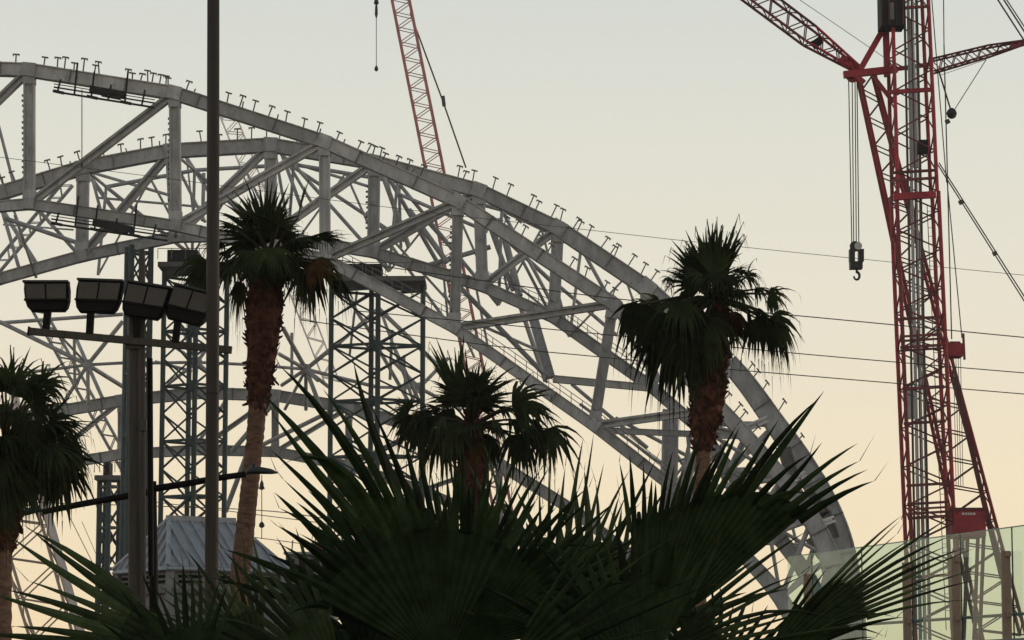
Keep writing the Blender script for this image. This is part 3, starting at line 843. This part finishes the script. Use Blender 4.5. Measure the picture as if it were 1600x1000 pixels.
YF = 43.5
fm = thing('floodlight_mast', ground_pt(214, YF), 'floodlight mast with four boxy lights on a sloping crossarm', 'floodlight mast')
pole('shaft', fm, [(211, y_ground(YF), 27), (212, 900, 23), (210.5, 520, 19), (210, 470, 18)], YF, 'bronze2', 12)
bar('conduit', fm, at(222.5, 392, YF - .12), at(224, 980, YF - .12), .085, .085, 'bronze2', 'tube')
bar('conduit', fm, at(234, 560, YF + .1), at(236, 900, YF + .1), .09, .09, 'housing', 'tube')
bar('junction_box', fm, at(223, 655, YF - .2), at(223, 673, YF - .2), .11, .09, 'bronze2')
bar('crossarm', fm, at(45, 517.5, YF - .2), at(362, 547, YF - .2), .105, .12, 'bronze2')
bar('arm_cap', fm, at(44, 517.3, YF - .2), at(46.5, 517.6, YF - .2), .13, .14, 'housing')
bar('arm_bracket', fm, at(210, 524, YF - .14), at(210, 545, YF - .14), .26, .05, 'bronze2')
def floodlight(cx, cy, w, h, rot, stem):
    s = m_per_px(YF)
    c = at(cx, cy, YF - .32)
    X, Z = Vector((math.cos(R(rot)), 0, -math.sin(R(rot)))), Vector((math.sin(R(rot)), 0, math.cos(R(rot))))
    Yv = Vector((0, 1, 0))
    sk = .10 if rot > 0 else -.06
    def pt(u, v, d):
        return c + X * (u * w / 2 * s + v * sk * h * s * .5) + Z * v * h / 2 * s + Yv * d
    prof = [(-.97, 1), (-1, .5), (-.97, -.25), (-.88, -.72), (-.72, -1), (.72, -1), (.88, -.72), (.97, -.25), (1, .5), (.97, 1)]
    rings = [[pt(u * k, v * k2, d) for u, v in prof] for k, k2, d in ((.94, .95, -.02), (1, 1, .03), (1, 1, .22), (.8, .75, .42))]
    v, f = loft(rings)
    hs = obj('floodlight', v, f, M['housing'], fm)
    tag(hs)
    for u0, u1 in ((-.90, -.05), (.03, .90)):
        q = [pt(u0, .86, -.036), pt(u1, .86, -.036), pt(u1 - (.04 if u1 > .5 else 0), -.22, -.036), pt(u0 + (.04 if u0 < -.5 else 0), -.22, -.036)]
        q2 = [p + Yv * .012 for p in q]
        obj('glass_pane', q + q2, [(0, 1, 2, 3), (7, 6, 5, 4), (0, 4, 5, 1), (1, 5, 6, 2), (2, 6, 7, 3), (3, 7, 4, 0)], M['lens'], hs)
    bar('hood_lip', hs, pt(-1, 1.03, .05), pt(1.0, 1.03, .05), .03, .26, 'lamp')
    bar('tray_edge', hs, pt(-.97, -.26, -.04), pt(.97, -.26, -.04), .03, .05, 'housing')
    st = at(stem[0], stem[1], YF - .22)
    bar('stem', hs, pt(stem[2], -.9, .1), st, .105, .1, 'housing')
floodlight(72.5, 463, 71, 45, 0, (72, 514, 0))
floodlight(153, 463, 72, 50, 2, (140, 522, -.25))
floodlight(226, 470, 70, 52, 9, (214, 528, -.2))
floodlight(294, 477, 68, 54, 14, (274, 536, -.25))

YL = 44.6
lp = thing('lamp_post', ground_pt(240, YL), 'slim dark lamp post with two long arms and flat cobra head lamps', 'street lamp')
pole('shaft', lp, [(241, y_ground(YL), 17), (240, 900, 14), (238.5, 752, 12)], YL, 'housing', 12)
def arm(pts, tip, dirx):
    P = [at(x, y, YL) for x, y in pts]
    v, f = loft([ring(p, .055 - .012 * k / len(P), 8, (P[min(k + 1, len(P) - 1)] - P[max(k - 1, 0)])) for k, p in enumerate(P)])
    a = obj('arm', v, f, M['housing'], lp, True)
    p0, p1 = P[-1], at(*tip, YL)
    ax = (p1 - p0)
    rings = []
    for t, ry, rz, dz in ((-.02, .05, .03, 0), (.12, .10, .075, .03), (.45, .15, .085, .02), (.8, .14, .06, 0), (1, .05, .018, -.012)):
        c = p0 + ax * t + Vector((0, 0, dz))
        rings.append([c + Vector((0, math.cos(q) * ry, (math.sin(q) if math.sin(q) > 0 else math.sin(q) * .35) * rz)) for q in [R(36 * k) for k in range(10)]])
    v, f = loft(rings)
    h = obj('lamp_head', v, f, M['lamp'], a, True)
    bar('photocell', h, p0 + ax * .25 + Vector((0, 0, .07)), p0 + ax * .25 + Vector((0, 0, .15)), .07, .07, 'lamp', 'tube')
arm([(238, 768), (180, 778), (120, 789), (66, 800)], (25, 806), -1)
arm([(238, 764), (290, 756), (340, 747), (384, 741)], (434, 738), 1)

# ---------------------------------------------------------------- fan palms with trunks
def frond_mesh(H, X, N, L, nseg, spread, droop, seed, wseg):
    """fan blade: folded strips radiate from H in the plane of X with normal N and hang with gravity"""
    r = random.Random(seed)
    X = X.normalized()
    Yv = N.cross(X).normalized()
    verts, faces = [], []
    G = Vector((0, 0, -1))
    for k in range(nseg):
        ph = (k / (nseg - 1) - .5) * 2 * spread + r.uniform(-.04, .04)
        d = X * math.cos(ph) + Yv * math.sin(ph)
        l = L * (.70 + .30 * math.cos(ph * .8)) * r.uniform(.70, 1.16)
        sidev = N.cross(d).normalized()
        dr = droop * r.uniform(.35, 1.7)
        base = len(verts)
        p = H.copy()
        st = [0, .22, .45, .65, .82, 1.0]
        wd = [.10, .75, 1.0, .7, .4, .03]
        prev = 0
        cur = d.copy()
        for s, (t, w) in enumerate(zip(st, wd)):
            bend = dr * max(0, t - .28) * 2.3
            cur = (d + G * bend).normalized()
            p = p + cur * l * (t - prev)
            prev = t
            hw = wseg * w * L
            nn = cur.cross(sidev).normalized()
            verts += [p - sidev * hw + nn * hw * .5, p, p + sidev * hw + nn * hw * .5]
        for s in range(len(st) - 1):
            a = base + s * 3
            faces += [(a, a + 1, a + 4, a + 3), (a + 1, a + 2, a + 5, a + 4)]
        # a split thread hanging from some tips
        if r.random() < .6:
            tp = p
            b2 = len(verts)
            q = tp + (cur * .3 + G) * L * r.uniform(.12, .42)
            verts += [tp + sidev * .008, tp - sidev * .008, q]
            faces.append((b2, b2 + 1, b2 + 2))
    return verts, faces
def frond(palm, O, H, Tt, seed, droop=.5, spread=1.9, dead=False, nseg=30, face=None, wseg=.055):
    r = random.Random(seed)
    X = Tt - H
    L = X.length
    N = Vector((0, 0, 1)) if face is None else Vector(face)
    N = N + Vector((r.uniform(-.3, .3), r.uniform(-.5, .1), r.uniform(-.1, .2)))
    N = (N - X.normalized() * N.dot(X.normalized()))
    if N.length < .15:
        N = Vector((0, -1, .1))
        N = N - X.normalized() * N.dot(X.normalized())
    N.normalize()
    v, f = frond_mesh(H, X, N, L, nseg, spread, droop, seed, wseg)
    o = obj('frond', v, f, M['dead' if dead else 'frond'], palm, False, H)
    mid = (O + H) / 2 + Vector((0, 0, .06 * (H - O).length))
    v, f = loft([ring(p, w, 5, H - O) for p, w in ((O, .035), (mid, .022), (H, .014))])
    obj('petiole', v, f, M['petiole'], o, True)
    return o
def trunk_rings(path, Y, n=14, jitter=.03, seed=1, sub=6):
    r = random.Random(seed)
    rings = []
    for k in range(len(path) - 1):
        for s in range(sub):
            t = s / sub
            a, b = path[k], path[k + 1]
            px, py, w = [a[i] + (b[i] - a[i]) * t for i in range(3)]
            p = at(px, py, Y)
            p.y = Y
            rad = w * m_per_px(Y) / 2 * (1 + (.05 if s % 2 else -.02))
            rings.append([q + (q - p) * r.uniform(-jitter, jitter) for q in ring(p, rad, n)])
    px, py, w = path[-1]
    p = at(px, py, Y)
    p.y = Y
    rings.append(ring(p, w * m_per_px(Y) / 2, n))
    return rings
def palm(label, Y, bare, shag, crown, specs, seed, nrand, reach, skirt=0, fill=14, top=240):
    r = random.Random(seed)
    s = m_per_px(Y)
    o = thing('fan_palm', ground_pt(bare[-1][0], Y), label, 'palm tree', 'tall fan palms')
    v, f = loft(trunk_rings(bare, Y, 14, .03, seed, 14))
    obj('trunk', v, f, M['bark'], o, True)
    v, f = loft(trunk_rings(shag, Y, 14, .09, seed + 1, 6))
    sh = obj('shaggy_trunk', v, f, M['boots'], o)
    # old leaf bases, too many and too small to tell apart
    bv, bf = [], []
    for k in range(len(shag) - 1):
        (x0, y0, w0), (x1, y1, w1) = shag[k], shag[k + 1]
        n = int(abs(y1 - y0) * 1.5)
        for q in range(n):
            t = r.random()
            p = at(x0 + (x1 - x0) * t, y0 + (y1 - y0) * t, Y)
            p.y = Y
            rad = (w0 + (w1 - w0) * t) * s / 2
            a = r.uniform(0, 2 * math.pi)
            d = Vector((math.cos(a), math.sin(a), 0))
            tn = Vector((-d.y, d.x, 0))
            ln, wd = r.uniform(.07, .17), r.uniform(.02, .045)
            b0 = p + d * rad * .94
            tip = b0 + d * ln * r.uniform(.35, .8) + Vector((0, 0, ln * r.uniform(.1, 1.0) * (1 if r.random() < .75 else -1)))
            i = len(bv)
            bv += [b0 - tn * wd, b0 + tn * wd, b0 - Vector((0, 0, .07)), tip - tn * wd * .4, tip + tn * wd * .4, tip - d * .01 + Vector((0, 0, -.03))]
            bf += [(i, i + 1, i + 4, i + 3), (i + 1, i + 2, i + 5, i + 4), (i + 2, i, i + 3, i + 5), (i + 3, i + 4, i + 5)]
    tag(obj('leaf_bases', bv, bf, M['boots'], o), kind='stuff')
    O = at(crown[0], crown[1], Y)
    O.y = Y
    for k, (hx, hy, tx, ty, dz, droop, dead) in enumerate(specs):
        H = at(hx, hy, Y)
        H.y = Y + dz
        Tt = at(tx, ty, Y)
        Tt.y = Y + dz * 1.5
        frond(o, O + Vector((0, dz * .1, 0)), H, Tt, seed * 100 + k, droop, (.38 if droop < .06 else .62) if droop < .25 else (1.3 if droop < .8 else 1.5), bool(dead), 12 if droop < .06 else 24, (0, -1, .45) if r.random() < .45 else None, .038)
    for k in range(fill):             # short young fronds that fill the heart of the crown
        a = R(-60 + 300 * (k + r.uniform(-.4, .4)) / max(1, fill - 1))
        long = .8 if math.sin(a) > .5 else 1
        d = Vector((math.cos(a), r.uniform(-.5, .3), math.sin(a))).normalized()
        H = O + d * reach * r.uniform(.12, .34) + Vector((0, 0, reach * .1))
        Tt = H + d * reach * r.uniform(.40, .58) * long
        frond(o, O, H, Tt, seed * 100 + 30 + k, r.uniform(.25, 1.0), 1.25, r.random() < .05, 28, (r.uniform(-.3, .3), -1, r.uniform(.1, .7)), .045)
    for k in range(nrand):
        az = k * 2.399 + r.uniform(-.3, .3)
        el = R(r.uniform(-40, 35))
        pl, bl = reach * r.uniform(.35, .55), reach * r.uniform(.5, .68)
        d = Vector((math.cos(az) * math.cos(el), math.sin(az) * math.cos(el), math.sin(el)))
        H = O + d * pl
        Tt = H + (d + Vector((0, 0, -.25))).normalized() * bl
        frond(o, O, H, Tt, seed * 100 + 50 + k, r.uniform(.4, 1.0), 1.7, r.random() < .06, 28)
    for k in range(skirt):
        az = k * 2.399 + r.uniform(-.3, .3)
        d = Vector((math.cos(az), math.sin(az), -.9)).normalized()
        H = O + d * reach * .34
        Tt = H + (d * .35 + Vector((0, 0, -1))).normalized() * reach * r.uniform(.5, .75)
        frond(o, O, H, Tt, seed * 100 + 80 + k, 1.4, 1.3, r.random() < .35, 24)
    return o
Y1 = 46.5
palm('tall fan palm with a shaggy red brown trunk beside the tall plain street pole', Y1,
     [(405, 600, 30), (398, 690, 27), (388, 780, 28), (376, 890, 31), (364, 1100, 36), (358, y_ground(Y1), 44)],
     [(420, 395, 22), (416, 440, 50), (413, 475, 56), (410, 540, 46), (406, 590, 40), (404, 625, 30), (403, 640, 26)], (420, 405),
     [(372, 362, 330, 350, -.2, .55, 0), (402, 375, 350, 318, .2, .3, 0), (415, 380, 400, 290, -.1, .2, 0), (425, 378, 442, 300, .3, .2, 0), (468, 345, 484, 285, -.3, .05, 0),
      (480, 372, 535, 352, 0, .3, 0), (462, 380, 525, 372, -.4, .35, 0), (365, 392, 292, 402, 0, .5, 0), (360, 408, 285, 440, .3, .8, 0), (385, 415, 345, 440, -.7, 1.0, 0), (395, 405, 375, 440, -.8, .9, 0), (432, 400, 440, 445, -.8, .9, 0),
      (450, 405, 490, 425, -.5, .8, 0), (470, 430, 482, 500, -.2, 1.1, 0), (500, 408, 560, 440, 0, 1.0, 0), (492, 415, 528, 450, -.3, 1.3, 1), (478, 412, 540, 470, .3, 1.4, 0), (400, 360, 372, 340, -.6, .5, 0), (440, 362, 455, 330, -.6, .4, 0),
      (375, 440, 362, 515, .1, 1.2, 0), (430, 370, 430, 320, -.5, .4, 0), (335, 412, 275, 432, .2, .8, 0), (330, 420, 262, 458, -.1, 1.0, 0), (520, 425, 572, 470, .2, 1.3, 0), (345, 375, 300, 372, .3, .7, 0), (500, 370, 545, 350, .3, .4, 0)],
     3, 8, 95 * m_per_px(Y1), 0, 9)
Y2 = 44.0
palm('tall fan palm with long drooping fronds in front of the right end of the arches', Y2,
     [(1101, 680, 22), (1096, 760, 25), (1090, 900, 28), (1086, 1100, 34), (1084, y_ground(Y2), 42)],
     [(1118, 470, 20), (1118, 510, 34), (1114, 560, 50), (1106, 620, 52), (1101, 665, 44), (1100, 695, 28), (1100, 705, 22)], (1116, 468),
     [(1106, 450, 1098, 360, -.1, .15, 0), (1122, 448, 1143, 345, .1, .02, 0), (1096, 445, 1082, 375, .2, .2, 0), (1114, 440, 1114, 368, -.3, .2, 0), (1135, 450, 1175, 405, -.2, .9, 0), (1085, 455, 1045, 412, -.2, 1.0, 0), (1070, 432, 1042, 412, 0, .9, 0), (1050, 440, 1025, 425, -.2, 1.1, 0),
      (1150, 425, 1172, 402, .1, .6, 0), (1165, 435, 1195, 420, -.1, 1.2, 0), (1180, 452, 1230, 450, 0, .9, 0), (1200, 462, 1245, 470, -.2, 1.4, 0), (1185, 480, 1222, 500, .2, 1.3, 0), (1205, 495, 1252, 545, 0, 1.0, 0), (1180, 500, 1215, 560, -.2, 1.4, 0), (1215, 505, 1255, 570, .2, 1.5, 0),
      (1030, 470, 985, 488, 0, 1.3, 0), (1010, 478, 972, 500, -.2, 1.6, 0), (1000, 482, 965, 545, .1, 1.8, 0), (1025, 490, 1000, 560, -.3, 1.8, 0), (1068, 495, 1040, 560, -.5, 1.6, 0), (1085, 500, 1068, 590, -.6, 1.8, 0), (1100, 505, 1090, 600, -.6, 2.0, 0), (1060, 480, 1050, 540, -.7, 1.2, 0),
      (1130, 440, 1150, 460, -.7, .8, 0), (1090, 440, 1070, 455, -.8, .8, 0), (1110, 440, 1110, 470, -.9, .8, 0), (1145, 462, 1170, 490, -.6, 1.0, 0), (1000, 480, 975, 570, -.3, 2.0, 0), (1040, 490, 1020, 600, .1, 2.0, 0), (1070, 510, 1055, 620, -.4, 2.0, 0), (1090, 520, 1080, 640, -.3, 2.0, 0), (1060, 520, 1040, 640, .3, 2.0, 0), (1200, 500, 1240, 575, .1, 1.6, 0), (1170, 480, 1190, 545, .2, 1.6, 0), (1075, 430, 1050, 420, -.3, 1.0, 0), (1085, 405, 1075, 380, .1, .5, 0), (1130, 410, 1135, 380, -.2, .3, 0)],
     4, 4, 92 * m_per_px(Y2), 5, 5)
Y3 = 52.0
palm('smaller fan palm with hanging fronds behind the big foreground leaves, middle of the frame', Y3,
     [(738, 740, 22), (736, 820, 24), (735, 1000, 28), (734, y_ground(Y3), 34)],
     [(738, 640, 18), (737, 680, 34), (737, 740, 44), (737, 800, 38), (737, 840, 26)], (737, 668),
     [(716, 625, 692, 536, 0, .05, 0), (735, 640, 732, 560, -.2, .3, 0), (745, 635, 768, 556, .1, .3, 0), (728, 635, 712, 570, -.4, .5, 0), (745, 610, 755, 575, -.5, .4, 0), (758, 615, 780, 590, -.2, .7, 0), (765, 605, 780, 620, -.4, .9, 0), (708, 612, 690, 600, 0, 1.2, 0),
      (700, 625, 685, 640, .2, 1.6, 0), (690, 640, 640, 622, 0, .7, 0), (670, 640, 615, 640, .2, 1.0, 0), (665, 650, 600, 660, -.2, 1.4, 0), (690, 655, 655, 690, -.3, 1.6, 0), (780, 640, 830, 628, 0, .6, 0), (800, 635, 880, 622, -.1, .5, 0), (815, 632, 892, 632, .2, 1.0, 0),
      (795, 655, 850, 672, 0, 1.5, 0), (820, 665, 880, 690, .1, 1.6, 0), (775, 660, 800, 700, -.3, 1.7, 0), (710, 665, 690, 730, -.4, 1.7, 0), (745, 625, 750, 605, -.7, .7, 0), (730, 630, 725, 615, -.7, .7, 0), (640, 640, 605, 625, .1, .8, 0), (645, 648, 622, 710, .2, 1.7, 0), (665, 655, 650, 735, -.2, 1.8, 0), (835, 655, 868, 720, .1, 1.7, 0), (855, 670, 885, 745, 0, 1.8, 0), (810, 680, 830, 760, -.2, 1.8, 0), (690, 670, 678, 760, .1, 1.8, 0)],
     5, 4, 84 * m_per_px(Y3), 4, 4)
Y4 = 40.0
palm('fan palm cut off by the left edge of the frame', Y4,
     [(-2, 830, 40), (-4, 1000, 44), (-6, y_ground(Y4), 52)],
     [(8, 690, 40), (5, 730, 66), (2, 780, 74), (0, 830, 60), (-1, 860, 42)], (10, 700),
     [(22, 620, 50, 545, -.1, .3, 0), (5, 610, 0, 550, .2, .5, 0), (-10, 610, -30, 560, 0, .5, 0), (40, 615, 85, 562, 0, .6, 0), (45, 630, 95, 575, -.2, .9, 0), (55, 645, 110, 625, 0, 1.0, 0), (75, 660, 145, 660, .1, .9, 0), (65, 680, 140, 690, 0, 1.2, 0), (70, 705, 135, 745, -.2, 1.3, 0),
      (30, 650, 55, 660, -.6, 1.0, 0), (10, 640, 10, 650, -.7, 1.0, 0), (25, 690, 45, 770, -.4, 1.5, 0), (50, 670, 90, 690, -.5, 1.2, 0), (0, 710, 0, 800, -.5, 1.6, 0), (20, 715, 30, 800, -.2, 1.7, 0), (85, 700, 130, 770, .2, 1.5, 0), (90, 690, 150, 700, .3, 1.4, 0), (60, 725, 95, 790, .1, 1.6, 0),
      (30, 610, 40, 580, -.4, .5, 0), (15, 620, 20, 590, -.6, .6, 0), (95, 700, 165, 720, .1, 1.3, 0), (85, 720, 150, 790, .2, 1.5, 0), (20, 740, 25, 840, -.3, 1.8, 0), (5, 740, 0, 845, -.4, 1.8, 0), (60, 600, 100, 555, .3, .8, 0), (60, 630, 100, 610, -.4, 1.0, 0), (5, 640, -20, 620, -.4, .8, 0)],
     6, 7, 135 * m_per_px(Y4), 5, 8)

# ---------------------------------------------------------------- glass barrier on the footbridge, lower right
bridge = thing('footbridge', at(1500, 1000, 57), 'grey footbridge deck edge carrying the green glass barrier at lower right', 'footbridge')
def wall_pt(px):
    # a straight wall in plan, receding to the left
    a, b = Vector((at(1190, 800, 66).x, 66)), Vector((at(1700, 800, 50.5).x, 50.5))
    k = (px - 800) / F_PX / math.cos(PITCH)
    d = b - a
    t = (k * a.y * 1.0 - a.x) / (d.x - k * d.y)
    return a + d * t
def z_of(py, px):
    p = wall_pt(px)
    return at(px, py, p.y).z
z_top, z_bot = z_of(838, 1470), z_of(1000, 1540)
wd = (wall_pt(1650) - wall_pt(1200)).normalized()
wn = Vector((-wd.y, wd.x))
barrier = thing('glass_barrier', (*wall_pt(1400), z_bot), 'green tinted glass barrier with tan posts on the footbridge at lower right', 'barrier')
edges = [1226, 1264, 1341, 1418, 1494, 1574, 1660, 1745]
for x0, x1 in zip(edges, edges[1:]):
    p, q = wall_pt(x0) + wd * .012, wall_pt(x1) - wd * .012
    o3 = wn * .008
    zt_ = z_top
    v = [(*(p - o3), z_bot), (*(q - o3), z_bot), (*(q - o3), zt_), (*(p - o3), zt_), (*(p + o3), z_bot), (*(q + o3), z_bot), (*(q + o3), zt_), (*(p + o3), zt_)]
    obj('glass_panel', v, [(0, 1, 2, 3)], M['glass'], barrier)
    bar('panel_edge', barrier, (*q, z_bot), (*q, zt_), .024, .03, 'teal')
    bar('top_edge', barrier, (*p, zt_ + .006), (*q, zt_ + .006), .018, .022, 'glass_edge', side=(0, 0, 1))
for x in (1264, 1418, 1494, 1572, 1660):
    p = wall_pt(x) - wn * (.12 if wn.y > 0 else -.12)
    zt_ = z_of(866, 1530)
    pp = bar('post', barrier, (*p, z_bot - .1), (*p, zt_), .16, .12, 'post')
    bar('bracket', pp, (*(p - wd * .02), zt_ - .06), (*(p + wd * .16), zt_ - .06), .09, .08, 'post')
    bar('bracket', pp, (*(p - wd * .02), z_bot + .45), (*(p + wd * .14), z_bot + .45), .1, .08, 'post')
for zz in (z_bot + .46,):
    a, b = wall_pt(1190) + wn * .2, wall_pt(1700) + wn * .2
    bar('rail', barrier, (*a, zz), (*b, zz), .06, .06, 'teal', 'tube')
a, b = wall_pt(1100), wall_pt(1760)
def slab(name, o, z0, z1, n0, n1, mat):
    v = []
    for z in (z0, z1):
        v += [(*(a + wn * n0), z), (*(b + wn * n0), z), (*(b + wn * n1), z), (*(a + wn * n1), z)]
    return obj(name, v, [(3, 2, 1, 0), (4, 5, 6, 7), (0, 1, 5, 4), (1, 2, 6, 5), (2, 3, 7, 6), (3, 0, 4, 7)], M[mat], o)
slab('deck', bridge, z_bot - .7, z_bot - .1, -.2, 3.2, 'concrete')
slab('parapet', bridge, z_bot - .1, z_bot, -.22, .3, 'concrete')
for t in (.12, .5, .88):
    p = a.lerp(b, t) + wn * 1.5
    bar('pier', bridge, (*p, 0), (*p, z_bot - .7), .7, .7, 'concrete')

# ---------------------------------------------------------------- big fan leaves in the foreground
def fan_leaf(plant, hub, Y, a0, a1, n, radius, mat, seed, root, fuse=.5, curve=.0, dy=.0, tilt=0.0, rfun=None, fold=.5, wmul=1.0):
    """angles in degrees as seen, counter clockwise from the right; radius in photo pixels"""
    r = random.Random(seed)
    s = m_per_px(Y)
    H = at(hub[0], hub[1], Y)
    H.y = Y
    def direction(a):
        d = Vector((math.cos(a), 0, math.sin(a)))
        return d
    step = R(a1 - a0) / (n - 1)
    blade_v, blade_f = [], []
    def pos(a, l, t, lift):
        # the blade is a shallow dish: it leans with tilt and its tips curl a little away and down
        d = direction(a)
        y = math.sin(a) * tilt * l * t + dy * l * t * t + curve * math.cos(a) * l * t
        return H + d * l * t + Vector((0, y, 0)) - Vector((0, 0, .05 * l * t ** 3)) + Vector((0, lift, 0))
    o = None
    # pleated inner blade where the segments are still joined
    rows = [.03, .2, .38, fuse]
    m = 2 * n - 1
    for t in rows:
        for k in range(m):
            a = R(a0) + step * k / 2
            l = radius * s * (rfun(math.degrees(a)) if rfun else 1)
            blade_v.append(pos(a, l, t, (fold * step * l * t * .5) * (1 if k % 2 else 0)))
    for i in range(len(rows) - 1):
        for k in range(m - 1):
            blade_f.append((i * m + k, i * m + k + 1, (i + 1) * m + k + 1, (i + 1) * m + k))
    o = obj('leaf', blade_v, blade_f, M[mat], plant, False, H)
    for k in range(n):
        a = R(a0) + step * k
        l = radius * s * (rfun(math.degrees(a)) if rfun else 1)
        le = l * r.uniform(.80, 1.04)
        bend = r.gauss(0, .022)
        sag = r.uniform(0, .045) + (r.uniform(.12, .3) if r.random() < .10 else 0)
        fz = r.uniform(-.06, .06)
        sw = r.uniform(.72, 1.08) * wmul
        fd = fold * r.uniform(.4, 2.2)
        st = [fuse * .97, fuse + (1 - fuse) * .2, fuse + (1 - fuse) * .45, fuse + (1 - fuse) * .7, fuse + (1 - fuse) * .88, 1.0]
        hw0 = step * .5 * fuse * l * sw
        ws = [1.0 / sw, 1.0, .80, .50, .24, .015]
        v, f = [], []
        for t, w in zip(st, ws):
            u = (t - fuse) / (1 - fuse)
            aa = a + bend * max(0, u) ** 2
            p = pos(aa, le if t > fuse else l, t, fz * max(0, u)) - Vector((0, 0, sag * le * max(0, u) ** 2))
            d = direction(aa)
            sd_ = Vector((-d.z, 0, d.x))
            hw = hw0 * w
            lift = Vector((0, fd * hw, 0))
            v += [p - sd_ * hw + lift, p, p + sd_ * hw + lift]
        for i in range(len(st) - 1):
            b = i * 3
            f += [(b, b + 1, b + 4, b + 3), (b + 1, b + 2, b + 5, b + 4)]
        seg = obj('leaf_segment', v, f, M[mat], o, False)
        if r.random() < .45:       # frayed thread at the tip
            p = v[-2]
            d = direction(a)
            q = p + d * le * r.uniform(.04, .09) + Vector((r.uniform(-.02, .02), 0, r.uniform(-.02, .03)))
            x = Vector((-d.z, 0, d.x)) * .0012
            obj('tip_thread', [p - x, p + x, q], [(0, 1, 2)], M['dead'], o)
    mid = (H + root) / 2 + Vector((0, .08, .1))
    v, f = loft([ring(p, w, 6, H - root) for p, w in ((root, .024), (mid, .016), (H, .010))])
    obj('leaf_stalk', v, f, M['petiole'], o, True)
    return o
def fan_plant(px, Y, label):
    b = ground_pt(px, Y)
    o = thing('low_fan_palm', b, label, 'palm plant', 'low fan palms in the foreground')
    v, f = loft([ring(b + Vector((0, 0, z)), rr, 10) for z, rr in ((0, .16), (.25, .14), (.5, .11), (.62, .05))])
    obj('stem', v, f, M['boots'], o)
    return o, b + Vector((0, 0, .55))
p1, r1_ = fan_plant(740, 8.6, 'low fan palm with the biggest near black fan leaf, bottom centre')
def curve_of(pts):
    def fn(d):
        for (a, u), (b, w) in zip(pts, pts[1:]):
            if a <= d <= b:
                return u + (w - u) * (d - a) / (b - a)
        return pts[0][1] if d < pts[0][0] else pts[-1][1]
    return fn
lenc = curve_of([(8, .80), (40, .72), (75, .70), (95, .74), (105, .92), (112, 1.04), (122, 1.14), (128, 1.08), (137, .86), (152, .66)])
fan_leaf(p1, (718, 1012), 8.0, 8, 152, 44, 480, 'leaf', 11, r1_, .50, .05, .02, -.12, lenc, .6, 1.1)
fan_leaf(p1, (745, 1030), 8.25, 36, 142, 24, 345, 'leaf', 12, r1_, .50, -.05, .03, .1)
fan_leaf(p1, (690, 1040), 7.8, 62, 150, 20, 330, 'leaf', 19, r1_, .66, .03, .02, -.1)
fan_leaf(p1, (640, 1010), 8.4, 95, 158, 14, 330, 'leaf', 20, r1_, .55, .03, .02, .1)
fan_leaf(p1, (775, 1060), 7.7, 14, 58, 9, 380, 'leaf', 21, r1_, .25, .03, .05, -.2)
p2, r2_ = fan_plant(985, 9.0, 'low fan palm with a large slanting dark fan leaf below the right palm')
fan_leaf(p2, (860, 1062), 8.7, 54, 112, 17, 415, 'leaf2', 13, r2_, .40, .05, .03, .08)
fan_leaf(p2, (1005, 1018), 8.3, 41, 96, 26, 520, 'leaf', 14, r2_, .60, .03, .0, -.1, curve_of([(41, 1.10), (54, 1.0), (71, .80), (96, .62)]), .5, 1.2)
fan_leaf(p2, (1000, 1040), 8.0, 12, 42, 9, 345, 'leaf2', 15, r2_, .38, .02, .05, -.1)
fan_leaf(p2, (930, 1050), 8.9, 28, 120, 24, 330, 'leaf2', 22, r2_, .55, .0, .02, .1)
fan_leaf(p2, (1000, 1070), 7.8, 60, 150, 18, 300, 'leaf', 25, r2_, .55, .0, .02, .1)
p3, r3_ = fan_plant(1190, 8.6, 'low fan palm with a slanting fan leaf in front of the glass barrier')
fan_leaf(p3, (1196, 1022), 8.2, 20, 48, 13, 365, 'leaf2', 16, r3_, .46, .03, .0, -.1, lambda d: 1.03 if d < 40 else 1.03 - (d - 40) * .02)
fan_leaf(p3, (1180, 1050), 8.0, 10, 60, 14, 250, 'leaf', 26, r3_, .5, .03, .0, -.1)
p4, r4_ = fan_plant(330, 8.4, 'low fan palm spreading thin pointed leaves at the lower left corner')
fan_leaf(p4, (345, 1048), 7.9, 140, 180, 11, 395, 'leaf2', 17, r4_, .40, .03, .05, -.1, lambda d: 1.06 if d < 168 else .98, .5, 1.5)
fan_leaf(p4, (545, 1085), 8.2, 104, 156, 13, 315, 'leaf2', 18, r4_, .42, .03, .05, .1, None, .5, 1.3)
fan_leaf(p4, (420, 1080), 8.5, 95, 160, 18, 260, 'leaf2', 23, r4_, .5, .03, .05, .1)
fan_leaf(p4, (300, 1090), 7.7, 70, 160, 18, 220, 'leaf', 24, r4_, .5, .03, .05, .1)

fan_leaf(p4, (575, 1090), 8.6, 60, 165, 20, 190, 'leaf', 27, r4_, .5, .03, .05, .1)
fan_leaf(p1, (600, 1070), 8.8, 80, 170, 18, 230, 'leaf', 28, r1_, .5, .03, .05, .1)
fan_leaf(p3, (1110, 1090), 8.5, 40, 140, 18, 190, 'leaf', 29, r3_, .5, .03, .05, .1)

# ---------------------------------------------------------------- thin evening haze between here and the far steel
hz = bpy.data.materials.new('evening_haze')
hz.use_nodes = True
ht = hz.node_tree
ht.nodes.remove(ht.nodes['Principled BSDF'])
pv = ht.nodes.new('ShaderNodeVolumePrincipled')
pv.inputs['Color'].default_value = (.93, .93, .93, 1)
pv.inputs['Density'].default_value = .00016
ht.links.new(pv.outputs[0], ht.nodes['Material Output'].inputs['Volume'])
M['haze'] = hz
haze = box_obj('haze', None, (-705, -155, -1), (705, 805, 95), 'haze')
tag(haze, kind='stuff')
